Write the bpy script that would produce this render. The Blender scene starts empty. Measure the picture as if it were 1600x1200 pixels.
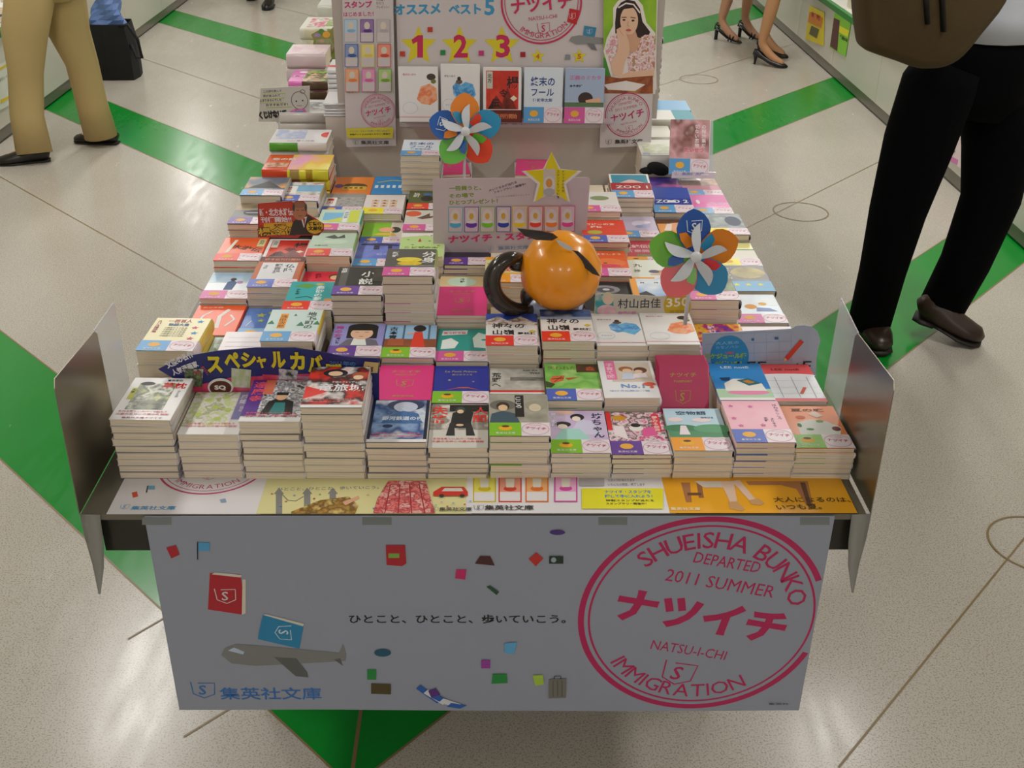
import bpy, math, random
from mathutils import Vector, Matrix
random.seed(7)
S = bpy.context.scene
COL = S.collection
PI = math.pi
# ------------------------------------------------------------------ camera
FPX, PITCH, ROLL, YAW, CAMZ = 1739.0, math.radians(28.93), math.radians(0.743), math.radians(-1.3), 1.75
def _basis():
    f = Vector((0, math.cos(PITCH), -math.sin(PITCH))); r = Vector((1, 0, 0)); u = r.cross(f)
    r2 = math.cos(ROLL)*r + math.sin(ROLL)*u; u2 = -math.sin(ROLL)*r + math.cos(ROLL)*u
    M = Matrix.Rotation(YAW, 3, 'Z')
    return M @ r2, M @ u2, M @ f
CR, CU, CF = _basis()
CP = Vector((0, 0, CAMZ))
cam_d = bpy.data.cameras.new('camera'); cam = bpy.data.objects.new('camera', cam_d); COL.objects.link(cam)
cam_d.sensor_width = 36; cam_d.lens = FPX/1600*36; cam_d.clip_start = 0.05
cam.matrix_world = Matrix(((CR.x, CU.x, -CF.x, 0), (CR.y, CU.y, -CF.y, 0), (CR.z, CU.z, -CF.z, CAMZ), (0, 0, 0, 1)))
S.camera = cam
def ray(px, py):
    return (CR*((px-800)/FPX) - CU*((py-600)/FPX) + CF)
def on_z(px, py, z):
    d = ray(px, py); return CP + d*((z-CAMZ)/d.z)
def on_y(px, py, y):
    d = ray(px, py); return CP + d*(y/d.y)
def on_x(px, py, x):
    d = ray(px, py); return CP + d*(x/d.x)
# ------------------------------------------------------------------ world, colour, ceiling lamps
w = bpy.data.worlds.new('world'); S.world = w; w.use_nodes = True
w.node_tree.nodes['Background'].inputs[0].default_value = (0.9, 0.95, 1, 1)
w.node_tree.nodes['Background'].inputs[1].default_value = 0.15
S.view_settings.view_transform = 'Standard'; S.view_settings.look = 'None'
S.view_settings.gamma = 1; S.view_settings.use_curve_mapping = False
S.view_settings.exposure = -0.08
S.cycles.max_bounces = 6; S.cycles.diffuse_bounces = 3; S.cycles.glossy_bounces = 3
S.cycles.sample_clamp_indirect = 4
LAMPS = [(sx, y) for sx in (-1.95, 1.87) for y in (2.3, 4.7, 7.1, 9.5)] + [(-1.95, -2.4), (1.87, -2.4), (0, -2.4)] + [(-3.6, 13.2), (1.87, 13.2)]  # row behind the camera is added as front light for the page edges
LAMP_W = 29.0
CEIL = 2.9
for i, (lx, ly) in enumerate(LAMPS):
    ld = bpy.data.lights.new('tube_light', 'AREA'); ld.shape = 'RECTANGLE'; ld.size = 0.22; ld.size_y = 1.2
    ld.energy = LAMP_W; ld.color = (1.0, 0.97, 0.93)
    lo = bpy.data.objects.new('tube_light', ld); COL.objects.link(lo); lo.location = (lx, ly, CEIL-0.085)
# ------------------------------------------------------------------ materials
_m = {}
def lin(h):
    h = h.lstrip('#'); o = []
    for i in (0, 2, 4):
        c = int(h[i:i+2], 16)/255; o.append(c/12.92 if c <= 0.04045 else ((c+0.055)/1.055)**2.4)
    return (*o, 1)
def mat(h, rough=0.45, metal=0.0, alpha=1.0, spec=0.5, trans=0.0, bump=0.0, bscale=40, coat=0.0):
    k = (h, rough, metal, alpha, spec, trans, bump, bscale, coat)
    if k in _m: return _m[k]
    m = bpy.data.materials.new('m_'+h.strip('#')); m.use_nodes = True
    nt = m.node_tree; b = nt.nodes['Principled BSDF']
    b.inputs['Base Color'].default_value = lin(h); b.inputs['Roughness'].default_value = rough
    b.inputs['Metallic'].default_value = metal; b.inputs['Alpha'].default_value = alpha
    b.inputs['Specular IOR Level'].default_value = spec; b.inputs['Transmission Weight'].default_value = trans
    b.inputs['Coat Weight'].default_value = coat
    if bump:
        tc = nt.nodes.new('ShaderNodeTexCoord'); n = nt.nodes.new('ShaderNodeTexNoise'); bp = nt.nodes.new('ShaderNodeBump')
        n.inputs['Scale'].default_value = bscale; n.inputs['Detail'].default_value = 3
        bp.inputs['Strength'].default_value = bump; bp.inputs['Distance'].default_value = 0.01
        nt.links.new(tc.outputs['Object'], n.inputs['Vector']); nt.links.new(n.outputs['Fac'], bp.inputs['Height'])
        nt.links.new(bp.outputs['Normal'], b.inputs['Normal'])
    _m[k] = m; return m
def art(c, scale=40, rough=0.35, seed=0.0, detail=3, sharp=False, yscale=1.0):
    """printed picture: noise through a ramp of the given colours"""
    k = ('art', tuple(c), scale, rough, seed, detail, sharp, yscale)
    if k in _m: return _m[k]
    m = bpy.data.materials.new('m_art'); m.use_nodes = True; nt = m.node_tree; b = nt.nodes['Principled BSDF']
    b.inputs['Roughness'].default_value = rough
    tc = nt.nodes.new('ShaderNodeTexCoord'); mp = nt.nodes.new('ShaderNodeMapping'); n = nt.nodes.new('ShaderNodeTexNoise'); r = nt.nodes.new('ShaderNodeValToRGB')
    mp.inputs['Location'].default_value = (seed, seed*1.7, 0); mp.inputs['Scale'].default_value = (1, yscale, 1)
    n.inputs['Scale'].default_value = scale; n.inputs['Detail'].default_value = detail
    nt.links.new(tc.outputs['Object'], mp.inputs[0]); nt.links.new(mp.outputs[0], n.inputs['Vector'])
    nt.links.new(n.outputs['Fac'], r.inputs[0]); nt.links.new(r.outputs[0], b.inputs['Base Color'])
    e = r.color_ramp.elements; N = len(c)
    if sharp: r.color_ramp.interpolation = 'CONSTANT'
    while len(e) < N: e.new(0.5)
    for i, h in enumerate(c):
        e[i].position = 0.3+0.4*i/max(1, N-1) if not sharp else (0 if i == 0 else 0.35+0.3*i/N); e[i].color = lin(h)
    _m[k] = m; return m
PAPER = mat('#e6e2e4', 0.5)
def page_mat():
    m = bpy.data.materials.new('m_pages'); m.use_nodes = True; nt = m.node_tree; b = nt.nodes['Principled BSDF']
    b.inputs['Roughness'].default_value = 0.8
    tc = nt.nodes.new('ShaderNodeTexCoord'); mp = nt.nodes.new('ShaderNodeMapping'); n = nt.nodes.new('ShaderNodeTexNoise'); r = nt.nodes.new('ShaderNodeValToRGB')
    mp.inputs['Scale'].default_value = (6, 6, 900); n.inputs['Scale'].default_value = 1.5
    r.color_ramp.elements[0].position = 0.3; r.color_ramp.elements[1].position = 0.65
    r.color_ramp.elements[0].color = lin('#dccab0'); r.color_ramp.elements[1].color = lin('#f1e5d0')
    nt.links.new(tc.outputs['Object'], mp.inputs[0]); nt.links.new(mp.outputs[0], n.inputs['Vector'])
    nt.links.new(n.outputs['Fac'], r.inputs[0]); nt.links.new(r.outputs[0], b.inputs['Base Color'])
    return m
PAGES = page_mat()
# ------------------------------------------------------------------ mesh builder
class B:
    def __init__(s): s.v = []; s.f = []; s.mi = []; s.ms = []; s.sm = []
    def m(s, m):
        if isinstance(m, str): m = mat(m)
        if m not in s.ms: s.ms.append(m)
        return s.ms.index(m)
    def poly(s, pts, m, smooth=False):
        n = len(s.v); s.v += [tuple(p) for p in pts]; s.f.append(tuple(range(n, n+len(pts)))); s.mi.append(s.m(m)); s.sm.append(smooth)
    def mesh(s, vs, fs, m, smooth=False):
        n = len(s.v); s.v += [tuple(p) for p in vs]; k = s.m(m)
        for f in fs: s.f.append(tuple(i+n for i in f)); s.mi.append(k); s.sm.append(smooth)
    def box(s, x0, y0, z0, x1, y1, z1, m, T=None):
        vs = [(x, y, z) for z in (z0, z1) for y in (y0, y1) for x in (x0, x1)]
        if T: vs = [T @ Vector(p) for p in vs]
        s.mesh(vs, [(0, 2, 3, 1), (4, 5, 7, 6), (0, 1, 5, 4), (2, 6, 7, 3), (0, 4, 6, 2), (1, 3, 7, 5)], m)
    def slab(s, pts, th, m, n):
        """plate: outline pts thickened by -th*n"""
        n = Vector(n).normalized()*th; a = [Vector(p) for p in pts]; b = [p-n for p in a]; k = len(a)
        s.mesh(a+b, [tuple(range(k)), tuple(range(2*k-1, k-1, -1))]+[(i, i+k, (i+1) % k+k, (i+1) % k) for i in range(k)], m)
    def tube(s, pts, rad, m, n=10, cap=True, smooth=True, sq=1.0, updir=None):
        pts = [Vector(p) for p in pts]
        if not hasattr(rad, '__len__'): rad = [rad]*len(pts)
        vs = []; up = Vector(updir) if updir else Vector((0.13, 0.3, 1))
        pv = None
        for i, p in enumerate(pts):
            d = (pts[min(i+1, len(pts)-1)]-pts[max(i-1, 0)]).normalized()
            a = d.cross(up)
            if pv is not None and a.length < 1e-3: a = pv
            a.normalize(); b2 = a.cross(d); pv = a
            for j in range(n):
                t = 2*PI*j/n; r = rad[i]
                r1, r2 = (r if isinstance(r, tuple) else (r, r*sq))
                vs.append(p+a*math.cos(t)*r1+b2*math.sin(t)*r2)
        fs = [(i*n+j, i*n+(j+1) % n, (i+1)*n+(j+1) % n, (i+1)*n+j) for i in range(len(pts)-1) for j in range(n)]
        if cap: fs += [tuple(range(n-1, -1, -1)), tuple(range((len(pts)-1)*n, len(pts)*n))]
        s.mesh(vs, fs, m, smooth)
    def ball(s, c, r, m, n=16, k=10, T=None):
        vs = []; r = (r, r, r) if not hasattr(r, '__len__') else r; c = Vector(c)
        for i in range(k+1):
            a = PI*i/k
            for j in range(n):
                t = 2*PI*j/n; p = Vector((math.sin(a)*math.cos(t)*r[0], math.sin(a)*math.sin(t)*r[1], math.cos(a)*r[2]))
                if T: p = T @ p
                vs.append(c+p)
        s.mesh(vs, [(i*n+j, (i+1)*n+j, (i+1)*n+(j+1) % n, i*n+(j+1) % n) for i in range(k) for j in range(n)], m, True)
    def data(s, name):
        me = bpy.data.meshes.new(name); me.from_pydata(s.v, [], s.f)
        for m in s.ms: me.materials.append(m)
        me.polygons.foreach_set('material_index', s.mi); me.polygons.foreach_set('use_smooth', s.sm); me.update()
        return me
    def build(s, name, parent=None, **kw):
        return link(name, s.data(name), parent, **kw)
def link(name, me, parent=None, **kw):
    o = bpy.data.objects.new(name, me); COL.objects.link(o)
    if parent: o.parent = parent
    return tag(o, **kw)
def tag(o, label=None, cat=None, group=None, kind=None):
    if label: o['label'] = label
    if cat: o['category'] = cat
    if group: o['group'] = group
    if kind: o['kind'] = kind
    return o
def thing(name, label, cat, loc=(0, 0, 0), rot=(0, 0, 0), group=None):
    o = bpy.data.objects.new(name, None); COL.objects.link(o); o.empty_display_size = 0.02
    o.location = loc; o.rotation_euler = rot; return tag(o, label, cat, group)
# ------------------------------------------------------------------ lettering
_t = {}
def glyphs(s, bold=0.0):
    k = (s, bold)
    if k in _t: return _t[k]
    c = bpy.data.curves.new('t', 'FONT'); c.body = s; c.resolution_u = 2; c.offset = bold; c.fill_mode = 'FRONT'
    o = bpy.data.objects.new('t', c); COL.objects.link(o); bpy.context.view_layer.update()
    ev = o.evaluated_get(bpy.context.evaluated_depsgraph_get()); me = ev.to_mesh()
    v = [(p.co.x, p.co.y) for p in me.vertices]; f = [tuple(p.vertices) for p in me.polygons]
    ev.to_mesh_clear(); bpy.data.objects.remove(o); bpy.data.curves.remove(c)
    xs = [p[0] for p in v] or [0, 1]; ys = [p[1] for p in v] or [0, 1]
    _t[k] = (v, f, min(xs), max(xs), min(ys), max(ys)); return _t[k]
class Print(B):
    """ink on a flat surface: 2-D shapes at O + u*U + v*V, raised a hair per layer"""
    def __init__(s, O=(0, 0, 0), U=(1, 0, 0), V=(0, 1, 0), k=1.0, lift=0.00012):
        B.__init__(s); s.O = Vector(O); s.U = Vector(U); s.V = Vector(V); s.N = s.U.cross(s.V).normalized(); s.k = k; s.lift = lift; s.L = 1
    def P(s, u, v): return s.O+s.U*(u*s.k)+s.V*(v*s.k)+s.N*(s.lift*s.L)
    def poly2(s, pts, m):
        s.poly([s.P(*p) for p in pts], m); s.L += 1
    def rect(s, x0, y0, x1, y1, m): s.poly2([(x0, y0), (x1, y0), (x1, y1), (x0, y1)], m)
    def ell(s, x, y, rx, ry, m, n=24, a0=0, a1=2*PI, rot=0):
        c, q = math.cos(rot), math.sin(rot); o = []
        full = abs(a1-a0-2*PI) < 1e-6
        for i in range(n if full else n+1):
            t = a0+(a1-a0)*i/n; X, Y = rx*math.cos(t), ry*math.sin(t); o.append((x+X*c-Y*q, y+X*q+Y*c))
        s.poly2(o, m)
    def ring(s, x, y, rx, ry, wd, m, n=48, rot=0, a0=0, a1=2*PI):
        c, q = math.cos(rot), math.sin(rot); vs = []
        for i in range(n+1):
            t = a0+(a1-a0)*i/n
            for d in (0, wd):
                X, Y = (rx-d)*math.cos(t), (ry-d)*math.sin(t); vs.append(s.P(x+X*c-Y*q, y+X*q+Y*c))
        s.mesh(vs, [(2*i, 2*i+2, 2*i+3, 2*i+1) for i in range(n)], m); s.L += 1
    def line(s, pts, wd, m, closed=False):
        P = [Vector(p) for p in pts]
        if closed: P.append(P[0])
        vs = []
        for i, p in enumerate(P):
            d = (P[min(i+1, len(P)-1)]-P[max(i-1, 0)])
            if closed and i in (0, len(P)-1): d = P[1]-P[-2]
            d.normalize(); n = Vector((-d.y, d.x))*wd/2
            vs += [s.P(*(p+n)), s.P(*(p-n))]
        s.mesh(vs, [(2*i, 2*i+1, 2*i+3, 2*i+2) for i in range(len(P)-1)], m); s.L += 1
    def star(s, x, y, r, m, ir=0.45, rot=0, n=5):
        s.poly2([(x+(r if i % 2 == 0 else r*ir)*math.cos(PI/2+rot+PI*i/n), y+(r if i % 2 == 0 else r*ir)*math.sin(PI/2+rot+PI*i/n)) for i in range(2*n)], m)
    def text(s, t, x, y, size, m, rot=0, wid=None, bold=0.0, anchor='l', vert=False, shear=0.0, fit_h=False):
        """x, y = left end of the baseline (or its middle); wid stretches the line to a width"""
        if vert:
            for i, ch in enumerate(t): s.text(ch, x, y-size*1.05*(i+1), size, m, bold=bold); s.L -= 1
            s.L += 1; return
        v, f, a, b, c, d = glyphs(t, bold)
        sx = size if wid is None else wid/(b-a)
        sy = size
        if fit_h: sy = size/(d-c)
        off = 0 if anchor == 'l' else -(b-a)*sx/2
        C, Q = math.cos(rot), math.sin(rot); vs = []
        for X, Y in v:
            X = (X-a)*sx+off; Y = (Y-(c if fit_h else 0))*sy; X += Y*shear
            vs.append(s.P(x+X*C-Y*Q, y+X*Q+Y*C))
        s.mesh(vs, f, m); s.L += 1
    def arc_text(s, t, x, y, r, size, m, mid, step, inward=False, bold=0.0, ry=None):
        ws = [0.42 if ch == ' ' else (glyphs(ch, bold)[3]-glyphs(ch, bold)[2])+.17 for ch in t]
        tot = sum(ws); span = step*(len(t)-1); acc = 0
        for i, ch in enumerate(t):
            o = (acc+ws[i]/2-tot/2)/tot*span*1.04; acc += ws[i]
            if ch == ' ': continue
            a = mid+(-o if not inward else o)
            px, py = x+r*math.cos(a), y+r*math.sin(a)
            s.text(ch, px, py, size, m, rot=a-PI/2 if not inward else a+PI/2, anchor='c', bold=bold); s.L -= 1
        s.L += 1
    def shield(s, x, y, h, m, rot=0, wd=None, ch='S'):
        wd = wd or h*0.05
        C, Q = math.cos(rot), math.sin(rot)
        def R(a, b): a = (a-0.5)*h*1.1; b = (b-0.5)*h; return (x+a*C-b*Q, y+a*Q+b*C)
        s.line([R(0, 1), R(0.06, 0.25), R(0.5, 0), R(0.95, 0.25), R(1, 0.95), R(0.3, 0.93)], wd, m); s.L -= 1
        p = R(0.28, 0.22); s.text(ch, p[0], p[1], h*0.82, m, rot=rot, bold=0.01, shear=0.1)
    def stamp(s, x, y, R, m, rot=0.0, full=True, m2=None, upright=False):
        m2 = m2 or m
        s.ring(x, y, R, R, R*0.045, m, 72); s.L -= 1; s.ring(x, y, R*0.91, R*0.91, R*0.018, m, 72); s.L -= 1
        def T(t, dy, size, wd, bold=0):
            C, Q = math.cos(rot), math.sin(rot)
            s.text(t, x-dy*R*(-Q)*(-1), y+dy*R*C, size*R, m2, rot=rot, wid=wd*R, anchor='c', bold=bold); s.L -= 1
        T('ナツイチ', -0.17, 0.40, 1.50, 0.03)
        if full:
            T('DEPARTED', 0.50, 0.15, 0.60); T('2011 SUMMER', 0.27, 0.17, 1.0, 0); T('NATSU-I-CHI', -0.40, 0.13, 0.70)
            C, Q = math.cos(rot), math.sin(rot); s.shield(x+0.62*R*Q, y-0.62*R*C, R*0.28, m2, rot)
            s.arc_text('SHUEISHA BUNKO', x, y, R*0.70, R*0.21, m2, PI/2+rot, 0.172)
            s.arc_text('IMMIGRATION', x, y, R*0.85, R*0.19, m2, -PI/2+rot, 0.155, inward=True)
        s.L += 1
class PPrint(Print):
    """print on a plane through O, addressed by where the photo shows it"""
    def uv(s, px, py):
        d = ray(px, py); t = (s.O-CP).dot(s.N)/d.dot(s.N); q = CP+d*t-s.O
        return (q.dot(s.U), q.dot(s.V))
    def q(s, pts, m): s.poly2([s.uv(*p) for p in pts], m)
    def r(s, x0, y0, x1, y1, m): s.q([(x0, y1), (x1, y1), (x1, y0), (x0, y0)], m)
    def t(s, t, x0, y0, x1, y1, h, m, bold=0.0, shear=0.0):
        a, b, c = Vector(s.uv(x0, y0)), Vector(s.uv(x1, y1)), Vector(s.uv(x0, y0-h)); d = b-a
        s.text(t, a.x, a.y, (c-a).length, m, rot=math.atan2(d.y, d.x), wid=d.length, bold=bold, fit_h=True, shear=shear)
    def e(s, x, y, rx, ry, m, n=28):
        s.q([(x+rx*math.cos(2*PI*i/n), y-ry*math.sin(2*PI*i/n)) for i in range(n)], m)
    def l(s, pts, w, m, closed=False): s.line([s.uv(*p) for p in pts], w, m, closed)
    def st(s, x, y, r, m, ir=0.42, sy=1.0, rot=0):
        s.q([(x+(r if i % 2 == 0 else r*ir)*math.cos(PI/2+rot+PI*i/5), y-sy*(r if i % 2 == 0 else r*ir)*math.sin(PI/2+rot+PI*i/5)) for i in range(10)], m)
    def sh(s, x, y, h, m, rot=0, wd=None):
        a, b = Vector(s.uv(x, y)), Vector(s.uv(x, y-h)); s.shield(a.x, a.y, (b-a).length, m, rot, wd)
# ------------------------------------------------------------------ room
def floor_mat():
    m = bpy.data.materials.new('m_floor'); m.use_nodes = True; nt = m.node_tree; b = nt.nodes['Principled BSDF']
    tc = nt.nodes.new('ShaderNodeTexCoord')
    n = nt.nodes.new('ShaderNodeTexNoise'); n.inputs['Scale'].default_value = 260; n.inputs['Detail'].default_value = 2
    r = nt.nodes.new('ShaderNodeValToRGB'); r.color_ramp.elements[0].position = 0.34; r.color_ramp.elements[1].position = 0.5
    r.color_ramp.elements[0].color = lin('#a89c88'); r.color_ramp.elements[1].color = lin('#cbc5ba')
    n2 = nt.nodes.new('ShaderNodeTexNoise'); n2.inputs['Scale'].default_value = 1.6
    mx = nt.nodes.new('ShaderNodeMixRGB'); mx.blend_type = 'MULTIPLY'; mx.inputs[0].default_value = 0.18
    nt.links.new(tc.outputs['Object'], n.inputs['Vector']); nt.links.new(n.outputs['Fac'], r.inputs[0])
    nt.links.new(tc.outputs['Object'], n2.inputs['Vector']); nt.links.new(r.outputs[0], mx.inputs[1]); nt.links.new(n2.outputs['Fac'], mx.inputs[2])
    nt.links.new(mx.outputs[0], b.inputs['Base Color'])
    gloss(nt, b, tc); return m
def gloss(nt, b, tc):
    b.inputs['Specular IOR Level'].default_value = 0.5
    mp = nt.nodes.new('ShaderNodeMapping'); mp.inputs['Scale'].default_value = (9, 2.2, 1); mp.inputs['Rotation'].default_value = (0, 0, 0.35)
    n3 = nt.nodes.new('ShaderNodeTexNoise'); n3.inputs['Scale'].default_value = 3; n3.inputs['Detail'].default_value = 5
    rr = nt.nodes.new('ShaderNodeMapRange'); rr.inputs['To Min'].default_value = 0.13; rr.inputs['To Max'].default_value = 0.33
    nt.links.new(tc.outputs['Object'], mp.inputs[0]); nt.links.new(mp.outputs[0], n3.inputs['Vector'])
    nt.links.new(n3.outputs['Fac'], rr.inputs['Value']); nt.links.new(rr.outputs[0], b.inputs['Roughness'])
def green_mat():
    m = bpy.data.materials.new('m_green'); m.use_nodes = True; nt = m.node_tree; b = nt.nodes['Principled BSDF']
    tc = nt.nodes.new('ShaderNodeTexCoord'); b.inputs['Base Color'].default_value = lin('#0e8d2e'); gloss(nt, b, tc); return m
X0, X1, Y0, Y1 = -4.6, 4.4, -4.0, 15.5
fl = Print((0, 0, 0)); fl.lift = 0.0004
FM = floor_mat(); GM = green_mat(); LINE = mat('#8a7650', 0.4)
fl.rect(X0, Y0, X1, Y1, FM); fl.L = 1
# nested chevrons of green tiles: two families of bands meeting on an axis under the table
def band(pt, ang, sgn, off, wd, m, far=9.0):
    d = Vector((math.cos(ang), math.sin(ang), 0)); n = Vector((-d.y, d.x, 0))
    if n.y < 0: n = -n
    out = d if d.x*sgn > 0 else -d
    def at_axis(o):  # where the line offset o meets the axis x = AX
        p = pt+n*o; t = (AX-p.x)/out.x; return p+out*t
    a, b2 = at_axis(off), at_axis(off+wd)
    c, e = a+out*far, b2+out*far
    def clip(p, q):  # keep inside the room
        if p.x < X0+.01 or p.x > X1-.01:
            t = ((X0+.01 if p.x < X0 else X1-.01)-q.x)/(p.x-q.x); p = q+(p-q)*t
        if p.y > Y1-.01: t = (Y1-.01-q.y)/(p.y-q.y); p = q+(p-q)*t
        return p
    c, e = clip(c, a), clip(e, b2)
    if a.y > Y1-0.5 or b2.y > Y1-.5: return
    fl.poly2([(a.x, a.y), (c.x, c.y), (e.x, e.y), (b2.x, b2.y)] if sgn > 0 else [(b2.x, b2.y), (e.x, e.y), (c.x, c.y), (a.x, a.y)], m)
pa, pb = on_z(132, 840, 0), on_z(517.5, 1200, 0)
pc, pd = on_z(1600, 410, 0), on_z(589, 1200, 0)
angA = math.atan2(pb.y-pa.y, pb.x-pa.x); angB = math.atan2(pc.y-pd.y, pc.x-pd.x)
AX = -0.272
WD, PER = 0.1974*CAMZ, 0.9899*CAMZ
for k in range(6):
    for pt, an, sg in ((pb, angA, -1), (pd, angB, 1)):
        if abs(an) > PI/2: an = an-PI
        fl.L = 2; band(pt, an, sg, k*PER, WD, GM)
        fl.L = 3; band(pt, an, sg, k*PER-0.003, 0.005, LINE); fl.L = 3; band(pt, an, sg, k*PER+WD-0.002, 0.005, LINE)
        fl.L = 3; band(pt, an, sg, k*PER+WD/2+PER/2, 0.0055, LINE)
fl.L = 4; fl.line([(AX, 1.2), (AX, 1.85)], 0.008, LINE)
for a, b2 in (((287, 1152), (362, 1106)), ((200, 999), (262, 963)), ((1310, 1200), (1600, 842)), ((1600, 842), (1690, 735))):
    p, q = on_z(*a, 0), on_z(*b2, 0); fl.L = 4; fl.line([(p.x, p.y), (q.x, q.y)], 0.005, LINE)
for c in ((1092, 124), (1251, 331), (1621, 851)):
    p = on_z(*c, 0); fl.L = 5; fl.ring(p.x, p.y, 0.125, 0.125, 0.006, LINE, 48)
fl.build('floor', kind='structure')
WALL = mat('#d9d5cb', 0.8)
cb = B(); cb.box(X0, Y0, CEIL, X1, Y1, CEIL+0.05, mat('#e3e1da', 0.9)); cb.build('ceiling', kind='structure')
for nm, bx in (('wall_left', (X0-.05, Y0, 0, X0, Y1, CEIL)), ('wall_right', (X1, Y0, 0, X1+.05, Y1, CEIL)),
               ('wall_back', (X0, Y1, 0, X1, Y1+.05, CEIL)), ('wall_front', (X0, Y0-.05, 0, X1, Y0, CEIL))):
    q = B(); q.box(*bx, WALL); q.build(nm, kind='structure')
# lamp fixtures
housing = B(); housing.box(-.15, -.64, -.06, .15, .64, 0, mat('#e8e8e6', .5)); hd = housing.data('housing')
em = bpy.data.materials.new('m_tube'); em.use_nodes = True; eb = em.node_tree.nodes['Principled BSDF']
eb.inputs['Emission Color'].default_value = (1, .97, .93, 1); eb.inputs['Emission Strength'].default_value = 3
tb = B(); tb.tube([(-.05, -.59, -.072), (-.05, .59, -.072)], .012, em, 8); td = tb.data('tube')
for i, (lx, ly) in enumerate(LAMPS):
    side = 'left' if lx < 0 else 'right'
    lab = (['just ahead of the camera', 'beside the middle of the table', 'beside the far table end', 'far down the aisle'][i % 4]+', %s row' % side) if i < 8 else ('%s, behind the camera' % ['left row', 'right row', 'middle'][i-8] if i < 11 else '%s side near the back wall' % side)
    o = thing('ceiling_lamp', 'white fluorescent ceiling lamp, '+lab, 'ceiling lamp', (lx, ly, CEIL), group='ceiling lamps')
    link('housing', hd, o); t1 = link('lamp_tube', td, o); t2 = link('lamp_tube', td, o); t2.location.x = .1
# ------------------------------------------------------------------ display table
TX0, TX1, TY0, TY1, TZ = -0.685, 0.64, 1.537, 5.3, 0.65
tbl = thing('display_table', 'long low display table carrying rows of stacked paperbacks', 'table', (0, 0, 0))
q = B(); q.box(TX0, TY0, TZ-.012, TX1, TY1, TZ-.001, mat('#6f6a5c', .4)); q.build('tabletop', tbl)
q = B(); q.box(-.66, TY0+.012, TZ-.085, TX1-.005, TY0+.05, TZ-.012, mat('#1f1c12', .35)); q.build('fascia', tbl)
q = B(); q.box(-.5, TY0+.25, 0, .5, TY1-.2, TZ-.012, mat('#8f8c84', .6)); q.build('base', tbl)
# ------------------------------------------------------------------ books
BW, BD = 0.105, 0.148
_cov = {}
def cover_shape(b, w, d, t, m, ms=None):
    c = 0.0007; ms = ms or m
    b.box(0, 0, 0, w, d, c, m); b.box(0, 0, t-c, w, d, t, m)
    b.tube([(w, 0, t/2), (w, d, t/2)], [(t/2*.30, t/2)]*2, ms, 10, smooth=True, updir=(0, 0, 1))
def pages_data(w, d, t):
    k = ('p', w, d, round(t, 4))
    if k not in _cov:
        b = B(); b.box(.0012, .0008, .0007, w-.001, d-.001, t-.0007, PAGES); _cov[k] = b.data('page_block')
    return _cov[k]
def cover_data(w, d, t, h, hs=None):
    k = ('c', w, d, round(t, 4), h, hs)
    if k not in _cov:
        b = B(); cover_shape(b, w, d, t, mat(h, .35), mat(hs or h, .35)); _cov[k] = b.data('cover')
    return _cov[k]
NATSU = '#cf2f6c'
OBI = dict(B='#5fa5dd', b='#4d68c4', P='#6b3f9f', K='#dd5fa6', G='#86c52c', R='#ee3f30', O='#f7a31c', Y='#f6ea1c', W='#7fb4e0')
def band_mesh(w, t, code, h=0.044):
    """paper belly band: coloured half with a round sun, white half with the pink oval stamp"""
    b = Print((0, 0, t+.0004), k=.001); b.lift = .00008
    col = mat(OBI[code], .35); e = .0004; x2 = w*1000; mid = x2*.53; H = h*1000
    for (x0, x1, m) in ((-e, w*.53, col), (w*.53, w+e, mat('#efe3ea', .35))):
        b.box(x0, -e, t, x1, h, t+e, m); b.box(x0, -e, -e, x1, h, 0, m)
    b.tube([(w, 0, t/2), (w, h, t/2)], [(t/2*.30+e, t/2+e)]*2, mat('#efe3ea', .35), 10, updir=(0, 0, 1))
    b.L = 2
    if code in 'G' or code == 'O':
        b.ell(mid*.5, 25, 12, 8, mat('#f3b51e')); b.ell(mid*.5, 31, 7, 3.4, mat('#5b3116'))
    else:
        b.ell(mid*.5, 26, 12, 9, mat('#f2b43c'))
    b.text('集英社文庫', mid*.5, 6, 7, mat('#f2f2f2'), wid=34, anchor='c')
    b.ring(mid+x2*.235, 22, 24, 20, .9, mat('#d8869f')); b.text('ナツイチ', mid+x2*.235, 20, 11, mat(NATSU), wid=36, anchor='c', rot=-.13, bold=.015)
    b.text('2011 SUMMER', mid+x2*.235, 33, 4, mat('#d8869f'), wid=22, anchor='c', rot=-.13)
    return b
def draw(p, items):
    for it in items:
        k, a = it[0], it[1:]
        if k == 'r': p.rect(*a)
        elif k == 'e': p.ell(*a)
        elif k == 'o': p.ring(*a)
        elif k == 'p': p.poly2(*a)
        elif k == 'l': p.line(*a)
        elif k == 's': p.star(*a)
        elif k == 't': p.text(a[0], a[1], a[2], a[3], a[4], bold=.02, **(a[5] if len(a) > 5 else {}))
        elif k == 'v': p.text(a[0], a[1], a[2], a[3], a[4], vert=True, bold=.02)
        elif k == 'S': p.shield(*a)
        elif k == 'f':   # a printed lying / standing figure: hair, face, body
            x, y, s, hair, cloth = a
            p.poly2([(x-14*s, y-30*s), (x+14*s, y-30*s), (x+9*s, y-9*s), (x-9*s, y-9*s)], cloth)
            p.ell(x, y, 10*s, 12*s, hair); p.ell(x, y-2*s, 7*s, 8.5*s, mat('#e8c2a0'))
LINES_R = lambda c='#e0596a', y=22: [('t', '傑作を新しいカバーで読もう', 8, y+11, 6, c, dict(wid=84)), ('t', '文豪の名作この夏の新装版', 6, y+2, 6, c, dict(wid=92))]
A = art
W_ = '#f1efee'; K_ = '#1b1a1c'
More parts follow.
